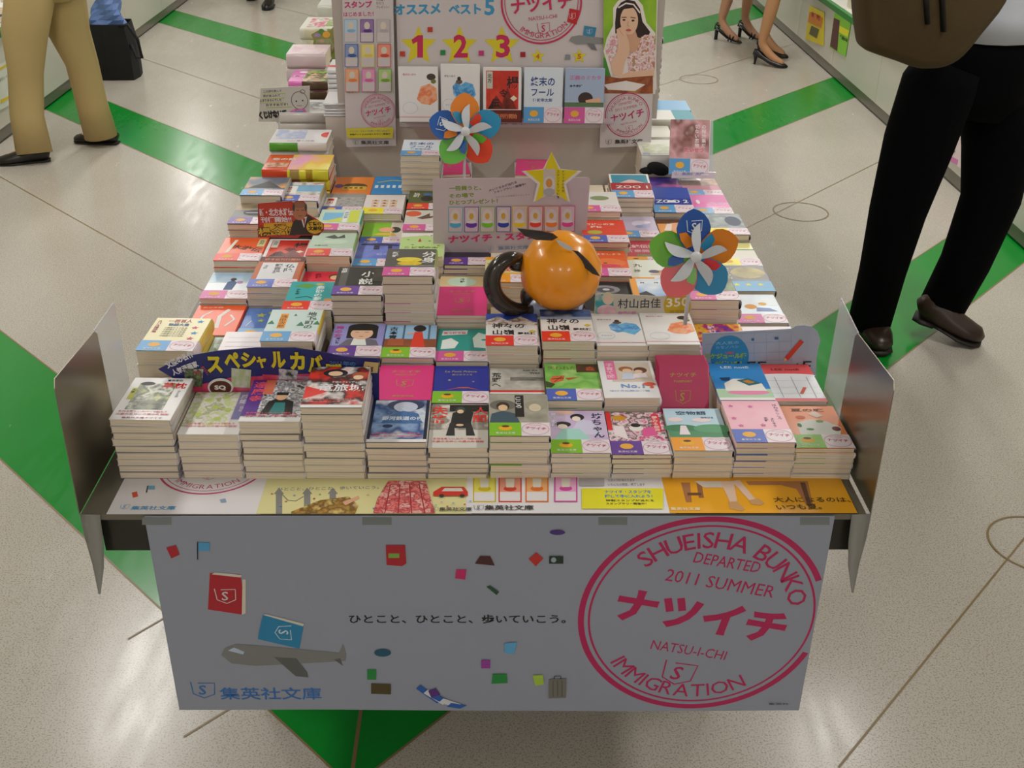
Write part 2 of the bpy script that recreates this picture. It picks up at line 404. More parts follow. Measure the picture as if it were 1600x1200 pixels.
PASSP = [('t', 'ナツイチ', 52, 118, 11, '#b8a23c', dict(wid=58, anchor='c')), ('t', 'PASSPORT', 52, 106, 6, '#b8a23c', dict(wid=40, anchor='c')),
         ('S', 52, 74, 30, mat('#b8a23c'), 0, 1.2), ('t', '集英社文庫', 52, 22, 6, '#b8a23c', dict(wid=40, anchor='c'))]
# design: (base colour, spine colour, band code or '', short look, drawing)
D = {
'k1': (W_, '#d8cfc8', '', 'green-grey portrait and red title', [('r', 16, 34, 82, 128, A(['#f2f0e8', '#b9c07c', '#5b6650', '#e8ead8', '#20241c'], 28)), ('e', 30, 126, 13, 7, K_), ('p', [(30, 34), (80, 34), (74, 84), (62, 62), (48, 92)], A(['#33362e', '#8b9276', '#d6dcc0'], 40)), ('r', 8, 70, 17, 110, '#d8d62c'), ('v', '太宰', 8, 108, 8, K_), ('t', '草枕', 58, 112, 22, '#d4262c'), ('t', '夏目漱石', 62, 136, 7, K_), ('v', '小さな旅', 90, 104, 6, '#9a9a96')]+LINES_R('#e07080', 14)+[('t', '集英社文庫ナツイチ', 20, 4, 5, '#b04070', dict(wid=70))]),
'k2': (W_, '#e8e4e2', '', 'pale green and white flowers and a lilac title strip', [('r', 0, 26, 84, 148, A(['#e9e2e2', '#f3eef0', '#cddc8e', '#efe6ea', '#a9b96a', '#f0e8ea'], 34))]+[('e', x, y, 7, 6, '#c6d67a') for x, y in ((28, 118), (58, 128), (46, 92), (22, 66), (70, 84), (58, 52))]+[('r', 82, 50, 104, 148, A(['#a884b8', '#8f94c8', '#b79ac4'], 14)), ('v', '麻姫', 85, 142, 17, '#e8e0ee'), ('v', '花様', 90, 96, 9, '#e8e0ee')]+LINES_R('#e8808c', 22)),
'k3': ('#e2dfe4', '#cfc9c8', '', 'purple edge and a man in a teal shirt', [('r', 0, 14, 105, 148, A(['#2c2c30', '#d8d6da', '#6c6c74', '#f0eef0', '#3a3a40'], 60)), ('r', 0, 20, 26, 148, '#5b2f92'), ('r', 24, 96, 42, 148, '#e0785a'), ('v', '達磨寺', 4, 146, 24, '#f05a68'), ('p', [(32, 26), (88, 26), (84, 70), (60, 84), (40, 70)], K_), ('p', [(46, 26), (74, 26), (70, 66), (52, 66)], '#2f7f80'), ('e', 60, 86, 10, 12, '#e3b48e'), ('r', 50, 92, 71, 102, K_), ('r', 0, 0, 105, 14, W_)]+LINES_R('#f06a7a', 16)),
'k4': ('#1f1a1e', '#d8c8c0', '', 'red, black and white swirl and a white title', [('r', 0, 12, 105, 148, A(['#e83c34', '#d8362e', '#1d191c', '#f0e6e2', '#e83c34'], 18)), ('p', [(0, 30), (0, 76), (40, 56)], '#e83c34'), ('e', 46, 124, 22, 14, '#26202a'), ('e', 46, 122, 13, 9, '#f0c8a4'), ('e', 90, 116, 13, 12, '#b25a3a'), ('e', 88, 108, 9, 8, '#f0cda8'), ('t', '竜旅城', 22, 60, 28, '#f4f0f4', dict(wid=80)), ('t', '村田エフェンディ', 44, 88, 6, '#f4f0f4', dict(wid=44)), ('r', 0, 0, 105, 10, W_)]+LINES_R('#f07a7a', 16)),
'k5': ('#15203c', '#d9d3cc', '', 'blue night cover with a dark-haired youth', [('r', 6, 10, 99, 146, A(['#3c6aa8', '#dce6f2', '#2a4f8e', '#93b2dc', '#1b2f5e'], 14)), ('e', 62, 128, 34, 20, '#2a3a5e'), ('e', 62, 122, 22, 18, '#c8cfe4'), ('p', [(20, 64), (96, 64), (86, 98), (58, 108), (36, 92)], '#3f6fa8'), ('t', '銀河鉄道の夜', 22, 76, 14, '#e8eef8', dict(wid=74)), ('e', 34, 54, 9, 6, '#243a6a'), ('r', 0, 0, 105, 10, W_)]+LINES_R('#f07a8c', 16)),
'k6': ('#d9d5cd', '#2f2d2c', '', 'red title and a black-clad seated boy', [('r', 0, 60, 105, 148, A(['#bfb8ae', '#8c857c', '#e4dfd6', '#a39c92'], 30)), ('r', 34, 124, 105, 148, K_), ('p', [(36, 66), (72, 66), (78, 122), (60, 130), (40, 120)], K_), ('p', [(30, 40), (46, 40), (44, 84), (36, 84)], '#2a282a'), ('p', [(66, 40), (82, 40), (74, 84), (64, 84)], '#2a282a'), ('e', 54, 130, 9, 11, '#3a4a40'), ('e', 54, 124, 6, 7, '#e6c7a8'), ('e', 54, 76, 7, 4, '#e6c7a8'), ('v', '失格', 2, 148, 30, '#ee3a30'), ('v', '人間', 78, 146, 27, '#ee3a30')]+LINES_R('#e05a5a', 16)),
'k7': ('#8f8c80', '#c4bfb4', 'G', 'grey-brown cover, young man and black vertical title', [('r', 0, 0, 105, 148, A(['#8f8c80', '#b0ac9e', '#77756a'], 12)), ('p', [(0, 46), (54, 46), (46, 78), (24, 88), (4, 78)], '#3f5868'), ('e', 24, 108, 24, 18, '#6f6c62'), ('e', 24, 104, 12, 15, '#3c2a20'), ('e', 24, 98, 8.5, 11, '#e7c49c'), ('r', 46, 66, 62, 144, K_), ('v', 'こころ', 47, 142, 14, '#f0f0ec'), ('e', 84, 108, 20, 16, '#a09c8c'), ('e', 82, 98, 11, 14, '#d6cbae')]),
'k8': ('#cdb6dc', '#e0d5e6', 'G', 'lilac cover, two women in kimono', [('r', 0, 30, 105, 148, A(['#c7aedb', '#d9c6e4', '#bfa6d6'], 8)), ('e', 32, 140, 18, 7, '#eec4b4'), ('p', [(36, 62), (96, 62), (80, 110), (56, 118)], '#d6d2ec'), ('p', [(8, 46), (74, 46), (56, 82), (24, 84)], '#a8dcd2'), ('e', 54, 124, 13, 12, K_), ('e', 52, 118, 8, 9, '#f3e2d6'), ('e', 26, 98, 15, 10, K_), ('e', 25, 90, 9, 9, '#f3e2d6'), ('v', '坊ちゃん', 80, 142, 21, '#2d2a5a'), ('v', '夏目漱石', 4, 142, 12, '#f5eef8'), ('r', 0, 0, 105, 30, W_)]),
'k9': ('#8a3a50', '#b9a9a0', 'P', 'red and pink collage with red upright strips', [('r', 0, 0, 105, 148, A(['#402028', '#e06a98', '#f4e6ea', '#5a3a30', '#f0c4d4', '#2a4a44'], 46)), ('r', 0, 84, 9, 148, '#e02c30'), ('r', 84, 78, 98, 140, '#e8323a'), ('v', '夢みる部屋', 85, 136, 11, '#f7dada'), ('p', [(62, 60), (88, 66), (84, 96), (60, 88)], '#ea5fa0'), ('e', 24, 126, 13, 9, '#d8a020'), ('p', [(10, 66), (34, 50), (30, 96), (12, 100)], '#f6e8ec'), ('e', 52, 90, 13, 11, '#f2ece6'), ('e', 52, 100, 9, 7, K_)]),
'k10': ('#b9dcf0', '#d8e8ea', 'O', 'sky-blue cover with clouds over green hills', [('r', 0, 60, 105, 148, A(['#a9d3ea', '#c4e2f0', '#b4dbee'], 5)), ('r', 0, 44, 105, 84, '#4f9468'), ('e', 24, 78, 32, 12, '#3f8458'), ('e', 82, 76, 36, 15, '#5ba274'), ('e', 18, 108, 14, 8, '#f4dfe0'), ('e', 66, 106, 18, 7, '#f6e2e2'), ('t', '空物語', 22, 126, 13, '#2b4d66', dict(wid=56)), ('t', '田中ひろ', 66, 112, 6, '#2b4d66'), ('p', [(18, 54), (38, 54), (34, 86), (24, 86)], '#f2e6ee')]),
'k11': ('#f2a9bc', '#f4ece8', 'b', 'pink cover with small flowers', [('r', 0, 0, 105, 148, A(['#f3aebf', '#f6bccb', '#f0a2b6'], 6)), ('v', 'はねるこころ', 92, 138, 9, '#5a3a5e'), ('v', 'よりそう', 78, 88, 8, '#5a3a5e'), ('v', '水野', 66, 90, 8, '#5a3a5e')]+[('s', x, y, 6, '#d86aa8', .5) for x, y in ((14, 128), (50, 126), (12, 84), (20, 58), (60, 60))]),
'k12': ('#f5925a', '#f4ece4', 'G', 'orange cover, white patch strewn with leaves', [('p', [(20, 46), (92, 46), (100, 70), (80, 92), (50, 98), (24, 88)], '#eef2ea'), ('e', 90, 66, 8, 8, '#7a2f3a'), ('e', 66, 92, 7, 5, '#86b06a'), ('e', 26, 78, 4, 7, '#3a6a3a'), ('e', 42, 64, 7, 4, '#4a9a4a'), ('e', 34, 106, 9, 6, '#e06f4a'), ('t', '夏の庭', 22, 128, 12, '#7a3a2a', dict(wid=62)), ('p', [(50, 118), (66, 128), (78, 112), (64, 104)], '#fbe4d4')]),
'pass': ('#e83a86', '#c92f70', '', 'plain magenta booklet with gold crest', PASSP),
'prince': ('#26329e', '#26329e', 'G', 'deep-blue cover, gold script and orange curve', [('t', 'Le Petit Prince', 20, 122, 10, '#a8a06a', dict(wid=62, shear=.2)), ('t', '星の王子さま', 34, 110, 6, '#a8a06a', dict(wid=40)), ('p', [(22, 50), (50, 62), (66, 62), (88, 52), (66, 58), (48, 58)], '#d8682c'), ('s', 30, 90, 4, '#c8b060'), ('s', 76, 84, 3, '#c8b060')]),
'wild': ('#a9a79e', '#8c8a84', '', 'grey photograph of open country and black title', [('r', 0, 60, 105, 148, A(['#b9b7ae', '#9c9a92', '#c8c6be', '#85837b'], 12)), ('r', 40, 96, 105, 112, A(['#55534c', '#8a8880', '#3a3834'], 30, yscale=4)), ('v', '荒野へ', 4, 132, 19, K_), ('t', 'Into the', 66, 136, 9, K_), ('t', 'Wild', 78, 124, 10, K_), ('r', 0, 50, 105, 58, '#d8362c'), ('r', 0, 44, 105, 50, W_)]),
'usin': ('#7fc05a', '#c8e0b4', 'b', 'green grass cover with an orange butterfly', [('r', 0, 44, 105, 148, A(['#4d9c46', '#9fd468', '#6fb850', '#d3ec9a'], 10)), ('r', 62, 112, 105, 146, A(['#2c241c', '#5a3a26', '#1c1812'], 30)), ('t', '失われた', 6, 124, 16, '#6c7a1e', dict(wid=56)), ('t', '森', 80, 120, 18, '#c85a34'), ('p', [(12, 66), (34, 78), (38, 98), (14, 96), (8, 80)], '#d8663a'), ('p', [(38, 88), (66, 92), (44, 80)], '#b8522c'), ('l', [(12, 84), (36, 88)], 2, K_), ('l', [(16, 72), (32, 94)], 1.4, K_), ('p', [(0, 76), (18, 64), (10, 50), (0, 52)], '#2c4a22')]),
'no1': ('#eeeef0', '#e6e6e8', '', 'white cover, two children leaning together, blue No.1 band', [('r', 22, 62, 100, 140, A(['#e4d6c4', '#d6c6b4', '#ece2d4'], 6)), ('r', 12, 70, 32, 146, '#f078ac'), ('v', '子育て図', 14, 140, 15, '#fbd4e4'), ('e', 52, 112, 14, 11, '#b06a3c'), ('e', 54, 106, 9, 8, '#efcdb0'), ('e', 80, 108, 13, 12, '#6a3a26'), ('e', 76, 102, 8, 7, '#efcdb0'), ('p', [(40, 72), (66, 72), (64, 96), (46, 98)], '#cfd8ee'), ('p', [(62, 76), (92, 76), (88, 96), (66, 94)], '#f0e4e8'), ('t', 'No.1', 36, 38, 20, '#6f9ad8', dict(wid=44)), ('e', 90, 52, 12, 7, '#ef5a3c'), ('e', 94, 40, 4, 4, '#ef5a3c'), ('t', '泣ける感動の一冊', 12, 24, 5, '#6f9ad8', dict(wid=76))]),
'leeb': ('#2f86d6', '#d8e4ec', '', 'blue cover with a white sofa on a pink rug', [('r', 0, 34, 105, 148, A(['#2a7fd2', '#3f96dc', '#2f86d6'], 4)), ('r', 0, 10, 105, 44, '#b6d8b4'), ('e', 60, 30, 40, 9, '#ef8ab4'), ('p', [(18, 36), (96, 36), (92, 66), (70, 84), (40, 84), (20, 66)], '#f2f0e8'), ('p', [(46, 78), (70, 86), (92, 66), (66, 56)], '#2f6f7c'), ('p', [(56, 74), (68, 80), (80, 70), (68, 64)], '#c88a34'), ('p', [(14, 88), (36, 90), (32, 76), (18, 76)], '#1f3f6c'), ('t', 'LEE notE', 52, 126, 13, '#e8f2f8', dict(wid=56, anchor='c')), ('r', 0, 0, 105, 10, W_)]),
'leer': ('#eef0f4', '#e8605f', '', 'white schedule pages under a coral-red top', [('r', 0, 100, 105, 148, '#ec5a5c'), ('e', 52, 102, 56, 7, '#eef0f4'), ('r', 0, 0, 105, 12, '#ee8088'), ('t', 'LEE notE', 54, 122, 12, '#7a2430', dict(wid=56, anchor='c'))]+[('l', [(x, 14), (x, 96)], .8, '#7a8894') for x in (26, 58, 88)]+[('l', [(4, y), (100, y)], .5, '#a8b4c0') for y in (30, 54, 80)]+[('p', [(60, 30), (66, 28), (78, 52), (72, 54)], '#d8502c')]),
'hyaku': ('#f2e9b8', '#e8c858', 'B', 'cream cover with rows of blue and red stars', [('s', 88, 132, 8, '#2f94cc'), ('s', 84, 104, 8, '#e0507c'), ('s', 88, 80, 8, '#2f94cc'), ('s', 86, 56, 8, '#e0507c'), ('t', '一冊百人', 26, 128, 15, '#b8406c', dict(wid=46)), ('t', '物語大集', 30, 112, 13, '#3f6aa8', dict(wid=40)), ('v', 'スバル短編集', 6, 138, 9, '#a8385c')]+[('t', '小説家たちの名前', 26, 100-i*9, 5.5, '#6a6a58', dict(wid=44)) for i in range(5)]),
'face': ('#c4e4d4', '#c0d8cc', '', 'mint-green cover with a dark round head', [('e', 66, 76, 34, 26, '#4a4a2c'), ('e', 66, 62, 30, 20, '#8a8450'), ('r', 0, 120, 105, 148, '#d8ece4'), ('t', '緑の人', 30, 126, 14, '#a83040')]),
'whitep': ('#efe9ee', '#efe9ee', '', 'glossy white cover with faint ruled lines', [('l', [(10, y), (96, y)], .8, '#b8a8c0') for y in (120, 100, 80)]+[('r', 0, 0, 105, 44, '#e0458c')]),
'tree': ('#d3e6e2', '#e8c84a', 'B', 'pale cover with small fir trees and an orange strip', [('r', 22, 60, 38, 128, '#f2a32c'), ('v', '浅田次郎', 23, 124, 14, '#8a4a10'), ('v', '地下町の', 76, 140, 19, '#2c3a34')]+[('p', [(x-s, y), (x+s, y), (x, y+2.4*s)], '#2f8058') for x, y, s in ((52, 118, 4), (68, 72, 8), (8, 80, 7), (100, 78, 7), (94, 100, 4))]),
'kami': ('#9d9bd8', '#8a88c8', 'P', 'lavender cover, girl with a black bob', [('p', [(16, 44), (100, 44), (92, 72), (62, 84), (32, 74)], '#6f6a78'), ('p', [(42, 50), (74, 50), (68, 84), (46, 84)], '#eef0ec'), ('r', 30, 80, 92, 134, K_), ('e', 61, 132, 31, 16, K_), ('e', 60, 102, 23, 27, '#f1c6a6'), ('r', 36, 116, 84, 136, K_), ('l', [(56, 88), (64, 88)], 2, '#c03040'), ('l', [(46, 108), (54, 107)], 1.6, '#3a2a2a'), ('l', [(66, 107), (74, 108)], 1.6, '#3a2a2a'), ('v', '神の女', 4, 140, 17, '#c84a9a'), ('v', '菊いち', 10, 84, 9, K_)]),
'mado': ('#9dc8ec', '#8a4a30', 'G', 'woman in a red dress at a blue window', [('r', 0, 44, 105, 84, '#8f4f30'), ('r', 36, 76, 40, 148, '#4f7088'), ('r', 88, 76, 92, 148, '#4f7088'), ('p', [(54, 46), (84, 46), (76, 116), (60, 116)], '#e8402c'), ('e', 70, 132, 13, 15, K_), ('p', [(44, 104), (60, 108), (60, 116), (46, 112)], '#f0b8a0'), ('r', 8, 54, 40, 84, '#b05a34'), ('v', '古本青', 8, 142, 18, '#24343c')]),
'teal': ('#25a096', '#1f8a82', 'K', 'teal cover with white cat shapes and a white title slip', [('p', [(8, 116), (60, 122), (62, 142), (10, 138)], '#f4f0f0'), ('t', '笑う招き猫', 12, 122, 11, '#d83a6a', dict(wid=46, rot=.06)), ('p', [(8, 54), (36, 58), (44, 84), (28, 104), (10, 94)], '#eef6f2'), ('p', [(76, 62), (100, 58), (104, 118), (84, 130), (72, 104)], '#e4f2ec'), ('e', 96, 96, 6, 4, '#25a096')]),
'kamiL': ('#ece9e6', '#a8a49c', 'R', 'snowy peak cover, black title, slightly lower stack', [('r', 0, 108, 105, 148, '#2f50b4'), ('p', [(0, 94), (0, 116), (26, 136), (44, 116), (72, 136), (105, 104), (105, 94)], A(['#b9805c', '#efe4dc', '#8c6a58', '#f2ece8'], 40)), ('t', '神々の', 12, 82, 24, K_, dict(wid=66)), ('t', '山嶺', 14, 52, 24, K_, dict(wid=44)), ('t', '夢枕獏', 64, 52, 11, K_, dict(wid=38)), ('p', [(86, 66), (94, 72), (102, 66), (94, 60)], '#d8c02c')]),
'kamiR': ('#ece9e6', '#a8a49c', 'R', 'dark-blue storm sky cover, black title', [('r', 0, 112, 105, 148, A(['#16285c', '#5a78b0', '#20407c', '#c8d2e4'], 10)), ('r', 0, 100, 105, 114, '#9aacc8'), ('t', '神々の', 12, 84, 24, K_, dict(wid=66)), ('t', '山嶺', 14, 54, 24, K_, dict(wid=44)), ('t', '夢枕獏', 64, 52, 11, K_, dict(wid=38)), ('p', [(86, 74), (94, 80), (102, 74), (94, 68)], '#d8c02c')]),
'aoi': (W_, '#ece6e0', '', 'white cover with a blue watercolour splash', [('p', [(32, 92), (42, 104), (54, 96), (68, 104), (88, 98), (96, 72), (80, 48), (58, 62), (46, 58), (34, 72)], A(['#4fa6e0', '#78c0ee', '#3a8ad0', '#a8d8f4'], 40)), ('e', 50, 104, 9, 6, '#6a5a50'), ('e', 50, 112, 5, 5, '#3a2c28'), ('t', '夜をつなぐ', 10, 116, 6, '#8a8a90'), ('o', 22, 44, 18, 16, .7, mat('#a8cce8'), 36), ('t', 'ナツイチ', 12, 42, 6, '#8ac0e0'), ('r', 0, 12, 105, 15, '#f0a8c0')]),
'dai': (W_, '#ece6e0', '', 'white cover with an orange watercolour splash', [('p', [(48, 62), (60, 96), (84, 104), (102, 92), (104, 60), (84, 46), (60, 50)], A(['#f59a6a', '#f7b890', '#ef7a4a', '#f8d0b0'], 40)), ('e', 88, 122, 12, 9, '#4a3a34'), ('e', 94, 110, 7, 6, '#7a7a3a'), ('t', '遊ばない日々', 12, 126, 6, '#d88090'), ('o', 30, 38, 20, 16, .7, mat('#a8cce8'), 36), ('r', 0, 12, 105, 15, '#f0b8c0')]),
'multi': ('#a8205c', '#e8e0d0', 'K', 'magenta, purple and orange abstract cover', [('r', 0, 0, 105, 148, A(['#6a1a7c', '#e83a5c', '#f2c82c', '#c81c5c', '#5a2a9c', '#e85a2c'], 26)), ('v', '蛇行する', 34, 142, 16, '#f2dce8')]),
'whites': ('#f1e6ea', '#f1e6ea', 'K', 'white cover with pink lettering', [('t', 'ナツイチの本', 16, 110, 12, '#d8507c', dict(wid=70))]),
'flame': ('#f25a1e', '#e04a18', '', 'flame-orange cover with white brush strokes', [('l', [(14, 50), (22, 96), (36, 118)], 5, '#f4efe8'), ('l', [(62, 34), (58, 92), (72, 128)], 9, '#f4efe8'), ('l', [(78, 44), (92, 78), (80, 100)], 5, '#f4efe8'), ('t', '炎の本棚', 12, 134, 7, '#f8d8c8', dict(wid=44))]),
'blue': ('#5b84cc', '#4a70b8', 'W', 'medium-blue cover with yellow-green doodles', [('s', 36, 112, 12, '#c8cc5a'), ('s', 78, 122, 9, '#c8cc5a'), ('e', 58, 124, 8, 7, '#a8c46a'), ('e', 74, 92, 7, 5, '#c8cc5a'), ('l', [(12, 58), (20, 84)], 2, '#eef2f8'), ('s', 40, 84, 9, '#b8c86a')]),
'taka': ('#46b8bc', '#3aa4a8', 'R', 'turquoise cover with a green bird and upright white title', [('p', [(8, 124), (34, 138), (58, 128), (40, 112)], '#6aa84a'), ('e', 64, 134, 10, 5, '#c8c86a'), ('v', '高砂の夢', 58, 130, 19, '#f0f8f6'), ('v', 'かもめ', 16, 112, 10, '#184a4c'), ('e', 90, 52, 9, 8, '#e8a060'), ('l', [(20, 62), (44, 70), (56, 60)], 2, K_)]),
'shosetsu': ('#2a2825', '#2a2825', 'P', 'black cover with a large white two-character title', [('r', 8, 44, 24, 146, '#56544e'), ('v', '吉岡', 8, 144, 13, '#e8e8e4'), ('t', '小', 52, 98, 32, '#f2f2ee'), ('t', '説', 50, 58, 32, '#f2f2ee'), ('r', 78, 70, 100, 142, A(['#2a2825', '#4a4438', '#2a2825'], 30))]),
'bun': ('#5c5a56', '#a8c04a', 'K', 'grey cover with a yellow lemon', [('e', 50, 88, 27, 13, A(['#e8c81e', '#f4e04a', '#d8b418'], 20)), ('e', 52, 68, 26, 12, A(['#d8b41a', '#ecd02e', '#c8a418'], 20)), ('r', 24, 52, 105, 58, '#8a8884'), ('v', '新野', 12, 134, 15, '#f0f0ec'), ('v', '分身', 76, 138, 30, '#f2f2ee')]),
'budda': ('#e8e6e8', '#e07a34', 'b', 'white cover in an orange frame, upright brushed title', [('r', 0, 0, 105, 148, '#c46a3c'), ('r', 12, 30, 93, 142, '#e4e4e8'), ('v', '仏陀', 66, 138, 23, '#3a3a3c'), ('v', '観音経', 42, 138, 18, '#4a4a4c'), ('v', '今日', 18, 128, 10, '#6a6a6c')]),
'sora': ('#e4ecf2', '#c8dcea', 'K', 'snow and sky cover with a small blue-clad figure', [('r', 0, 90, 105, 148, A(['#6aa6dc', '#e6eef4', '#a8cce8', '#eef2f4'], 6)), ('p', [(42, 50), (62, 50), (66, 90), (56, 104), (44, 92)], '#3a5a8a'), ('e', 55, 108, 7, 8, '#4a3630'), ('e', 72, 92, 7, 8, '#b88ab4')]),
'suiko': ('#f0622a', '#d8502a', 'R', 'orange cover with black brush calligraphy', [('t', '水滸伝', 22, 84, 26, K_, dict(wid=80, rot=-.35)), ('p', [(16, 52), (24, 52), (34, 132), (26, 132)], '#f2ecd8'), ('r', 84, 90, 102, 138, '#d8d098'), ('v', '北方', 86, 134, 14, '#2a2a20')]),
'yourei': ('#f2efee', '#1b1a1c', '', 'red mountain cover in a white frame', [('r', 8, 36, 97, 140, A(['#e0402c', '#c83020', '#e8503a'], 14)), ('p', [(12, 36), (36, 74), (52, 52), (66, 96), (92, 36)], A(['#2c1c18', '#8a2a1e', '#1c1412'], 22)), ('t', '楊', 64, 96, 34, K_), ('t', '令', 44, 70, 24, K_), ('t', '伝', 22, 44, 24, K_), ('r', 10, 92, 26, 138, '#cfcfc0'), ('v', '北方', 12, 134, 12, '#26261e'), ('p', [(74, 66), (84, 74), (94, 66), (84, 58)], '#efe6c8'), ('r', 0, 0, 105, 34, '#6a241c'), ('t', '楊令伝刊行開始', 10, 12, 14, '#e88a5a', dict(wid=84))]),
'green': ('#bcd3bc', '#9cc46c', 'R', 'pale green cover with an ink temple gate', [('p', [(30, 120), (52, 136), (62, 120), (76, 138), (80, 116), (52, 110)], '#3c4438'), ('e', 60, 90, 30, 16, '#c6dcc6'), ('t', '古都の門', 12, 64, 8, '#54684e')]),
'gy': ('#cfe6d0', '#3fa890', 'K', 'yellow, white and sky-blue panels', [('r', 10, 70, 58, 124, '#7cc0e8'), ('p', [(10, 60), (58, 60), (58, 92)], '#d8e04a'), ('r', 60, 56, 72, 140, '#f2f4f0'), ('v', '海辺の家', 61, 132, 11, '#2c5a8a'), ('r', 74, 56, 99, 140, '#d6e046')]),
'bridge': ('#4657b4', '#8aa8dc', 'B', 'dark-blue night cover with a bridge', [('r', 0, 40, 105, 148, A(['#3a4aa8', '#5a6ac8', '#7a8ad8', '#3a4aa0'], 9)), ('p', [(8, 132), (100, 126), (100, 134), (60, 146), (8, 140)], '#2a2a5c'), ('r', 40, 104, 54, 138, '#2c2650'), ('r', 74, 110, 84, 134, '#2c2650'), ('t', '橋の夜', 50, 70, 13, '#b8c4ec', dict(wid=44))]),
'leaf': ('#c6e394', '#e8ecd8', '', 'light-green cover strewn with leaves and tiny people', [('p', [(0, 120), (0, 148), (105, 148), (105, 110), (60, 134)], '#f0ece8'), ('t', '森の学校', 70, 130, 6, '#3a4a2a')]+[('e', x, y, 3.5, 2.5, c) for x, y, c in ((18, 104, '#6aa04a'), (70, 96, '#5a9a4a'), (30, 72, '#8aa83a'), (92, 66, '#c85a2c'), (80, 40, '#a8462c'), (56, 60, '#7aa04a'))]+[('p', [(42, 92), (50, 92), (46, 114)], '#c83a2c'), ('t', 'こどもの木', 12, 50, 12, '#6a8a2a', dict(wid=80))]),
'purp5': ('#2a2438', '#5a3a70', 'P', 'dark cover with yellow flashes', [('p', [(60, 100), (76, 140), (84, 140), (70, 96)], '#e0c832'), ('p', [(84, 84), (100, 120), (105, 90)], '#d8d040'), ('e', 30, 112, 20, 16, '#8a6ab0')]),
'beige': ('#e8cf9c', '#dcc490', '', 'sand and mint washed cover, tiny brushed title', [('e', 50, 116, 34, 26, '#cfe8d4'), ('v', '冷静', 46, 138, 12, '#3a3a34')]),
'yel6': ('#f3b23a', '#e8a830', 'O', 'yellow and orange cover with red brushed title', [('r', 0, 56, 105, 130, '#e8e0a0'), ('t', '平', 30, 96, 24, '#d82a4a'), ('t', '成', 34, 66, 24, '#d82a4a'), ('e', 86, 112, 13, 9, K_), ('e', 88, 106, 12, 8, '#e8b890'), ('l', [(4, 108), (18, 100), (16, 72)], 2.4, '#2c2c24')]),
'wobi': ('#efe4e6', '#d8cfc8', 'K', 'pale plain cover', [('e', 52, 96, 24, 20, '#e4c8c0')]),
'fox': ('#f0642c', '#e88a54', 'K', 'orange-red cover with a round orange face', [('e', 58, 76, 42, 28, '#f27a34'), ('e', 58, 60, 30, 10, '#e0405c'), ('e', 54, 76, 5, 2.5, '#7a2a1a'), ('t', '狐の話をしよう', 10, 124, 12, '#f6d8c4', dict(wid=84))]),
'nine': ('#e9efe2', '#e8e8de', 'O', 'pale green-white cover, sleeping girl', [('e', 76, 78, 24, 9, '#c89a84'), ('e', 60, 80, 12, 9, '#5a4a68'), ('t', '九', 16, 108, 20, '#6a3a3a'), ('t', '神', 14, 78, 16, '#7a8474'), ('p', [(50, 60), (105, 60), (105, 74), (50, 66)], '#e0c0a0')]),
'redt': ('#c42c44', '#eedac4', 'O', 'crimson cover crossed by white brush writing', [('t', '大蛇伝説', 6, 104, 22, '#f0d0d4', dict(wid=80)), ('t', '新章開幕', 10, 76, 18, '#e8b8c0', dict(wid=76)), ('r', 34, 44, 105, 62, A(['#2c2a20', '#8a8a40', '#3c382c'], 30))]),
'lilac': ('#cfc2dc', '#e0d4d8', 'B', 'lilac cover with a white flower spray', [('e', 64, 96, 20, 22, '#e4dcf0'), ('e', 76, 80, 14, 12, '#b8b8e0'), ('e', 60, 76, 10, 10, '#9aa8d4'), ('l', [(56, 60), (96, 30)], 3, '#d8d4ec'), ('e', 84, 104, 9, 8, '#efe6f4')]),
'zoo1': ('#b0303a', '#efe6e0', 'B', 'red cover with a snow-capped mountain and white letters', [('r', 0, 92, 105, 148, '#f2f2ee'), ('r', 5, 92, 100, 143, '#3f92ac'), ('p', [(24, 92), (50, 112), (60, 112), (92, 92)], '#e6bcb4'), ('t', 'ZOO 1', 12, 58, 24, '#f4e2dc', dict(wid=84))]),
'zoo2': ('#233c9c', '#e0dcd8', 'B', 'royal-blue cover with white letters', [('r', 0, 84, 105, 148, '#2c4cae'), ('t', 'ZOO 2', 10, 58, 26, '#eef0f8', dict(wid=86)), ('e', 52, 66, 12, 7, '#e8ecf4')]),
'pink': ('#ef76bc', '#f0a0cc', 'W', 'bright pink cover, pale tall characters', [('r', 0, 90, 105, 148, '#f08ac4'), ('t', '恋歌', 50, 66, 30, '#f6b8dc', dict(wid=50)), ('e', 26, 92, 5, 16, '#fbe8f2')]),
'momi': ('#6f8a5a', '#4a3a34', 'K', 'dark green and brown cover', [('r', 0, 40, 105, 148, A(['#3a4a34', '#6a5a44', '#8aa070', '#2a2a24'], 20))]),
'moment': ('#3a78c4', '#f2a43c', 'K', 'blue sky cover with white MOMENT lettering', [('r', 0, 0, 14, 148, '#f2a43c'), ('r', 14, 40, 105, 148, A(['#2c66b8', '#6aa4e0', '#e8f0f8', '#3a78c4'], 6)), ('p', [(14, 40), (14, 70), (30, 82), (60, 40)], '#2c2c30'), ('t', 'MOMENT', 20, 122, 17, '#f2f6fa', dict(wid=80))]),
'kin': ('#2c2820', '#1e1c18', '', 'black and gold cover with a blue starred foot', [('e', 62, 104, 40, 32, A(['#8a7a44', '#c4b46c', '#6a5c30'], 9)), ('v', '仏像の声', 4, 144, 19, '#e8e6dc'), ('r', 0, 0, 105, 56, '#8fc4ea')]+[('s', x, 36, 9, '#f0e85a') for x in (24, 50, 78)]),
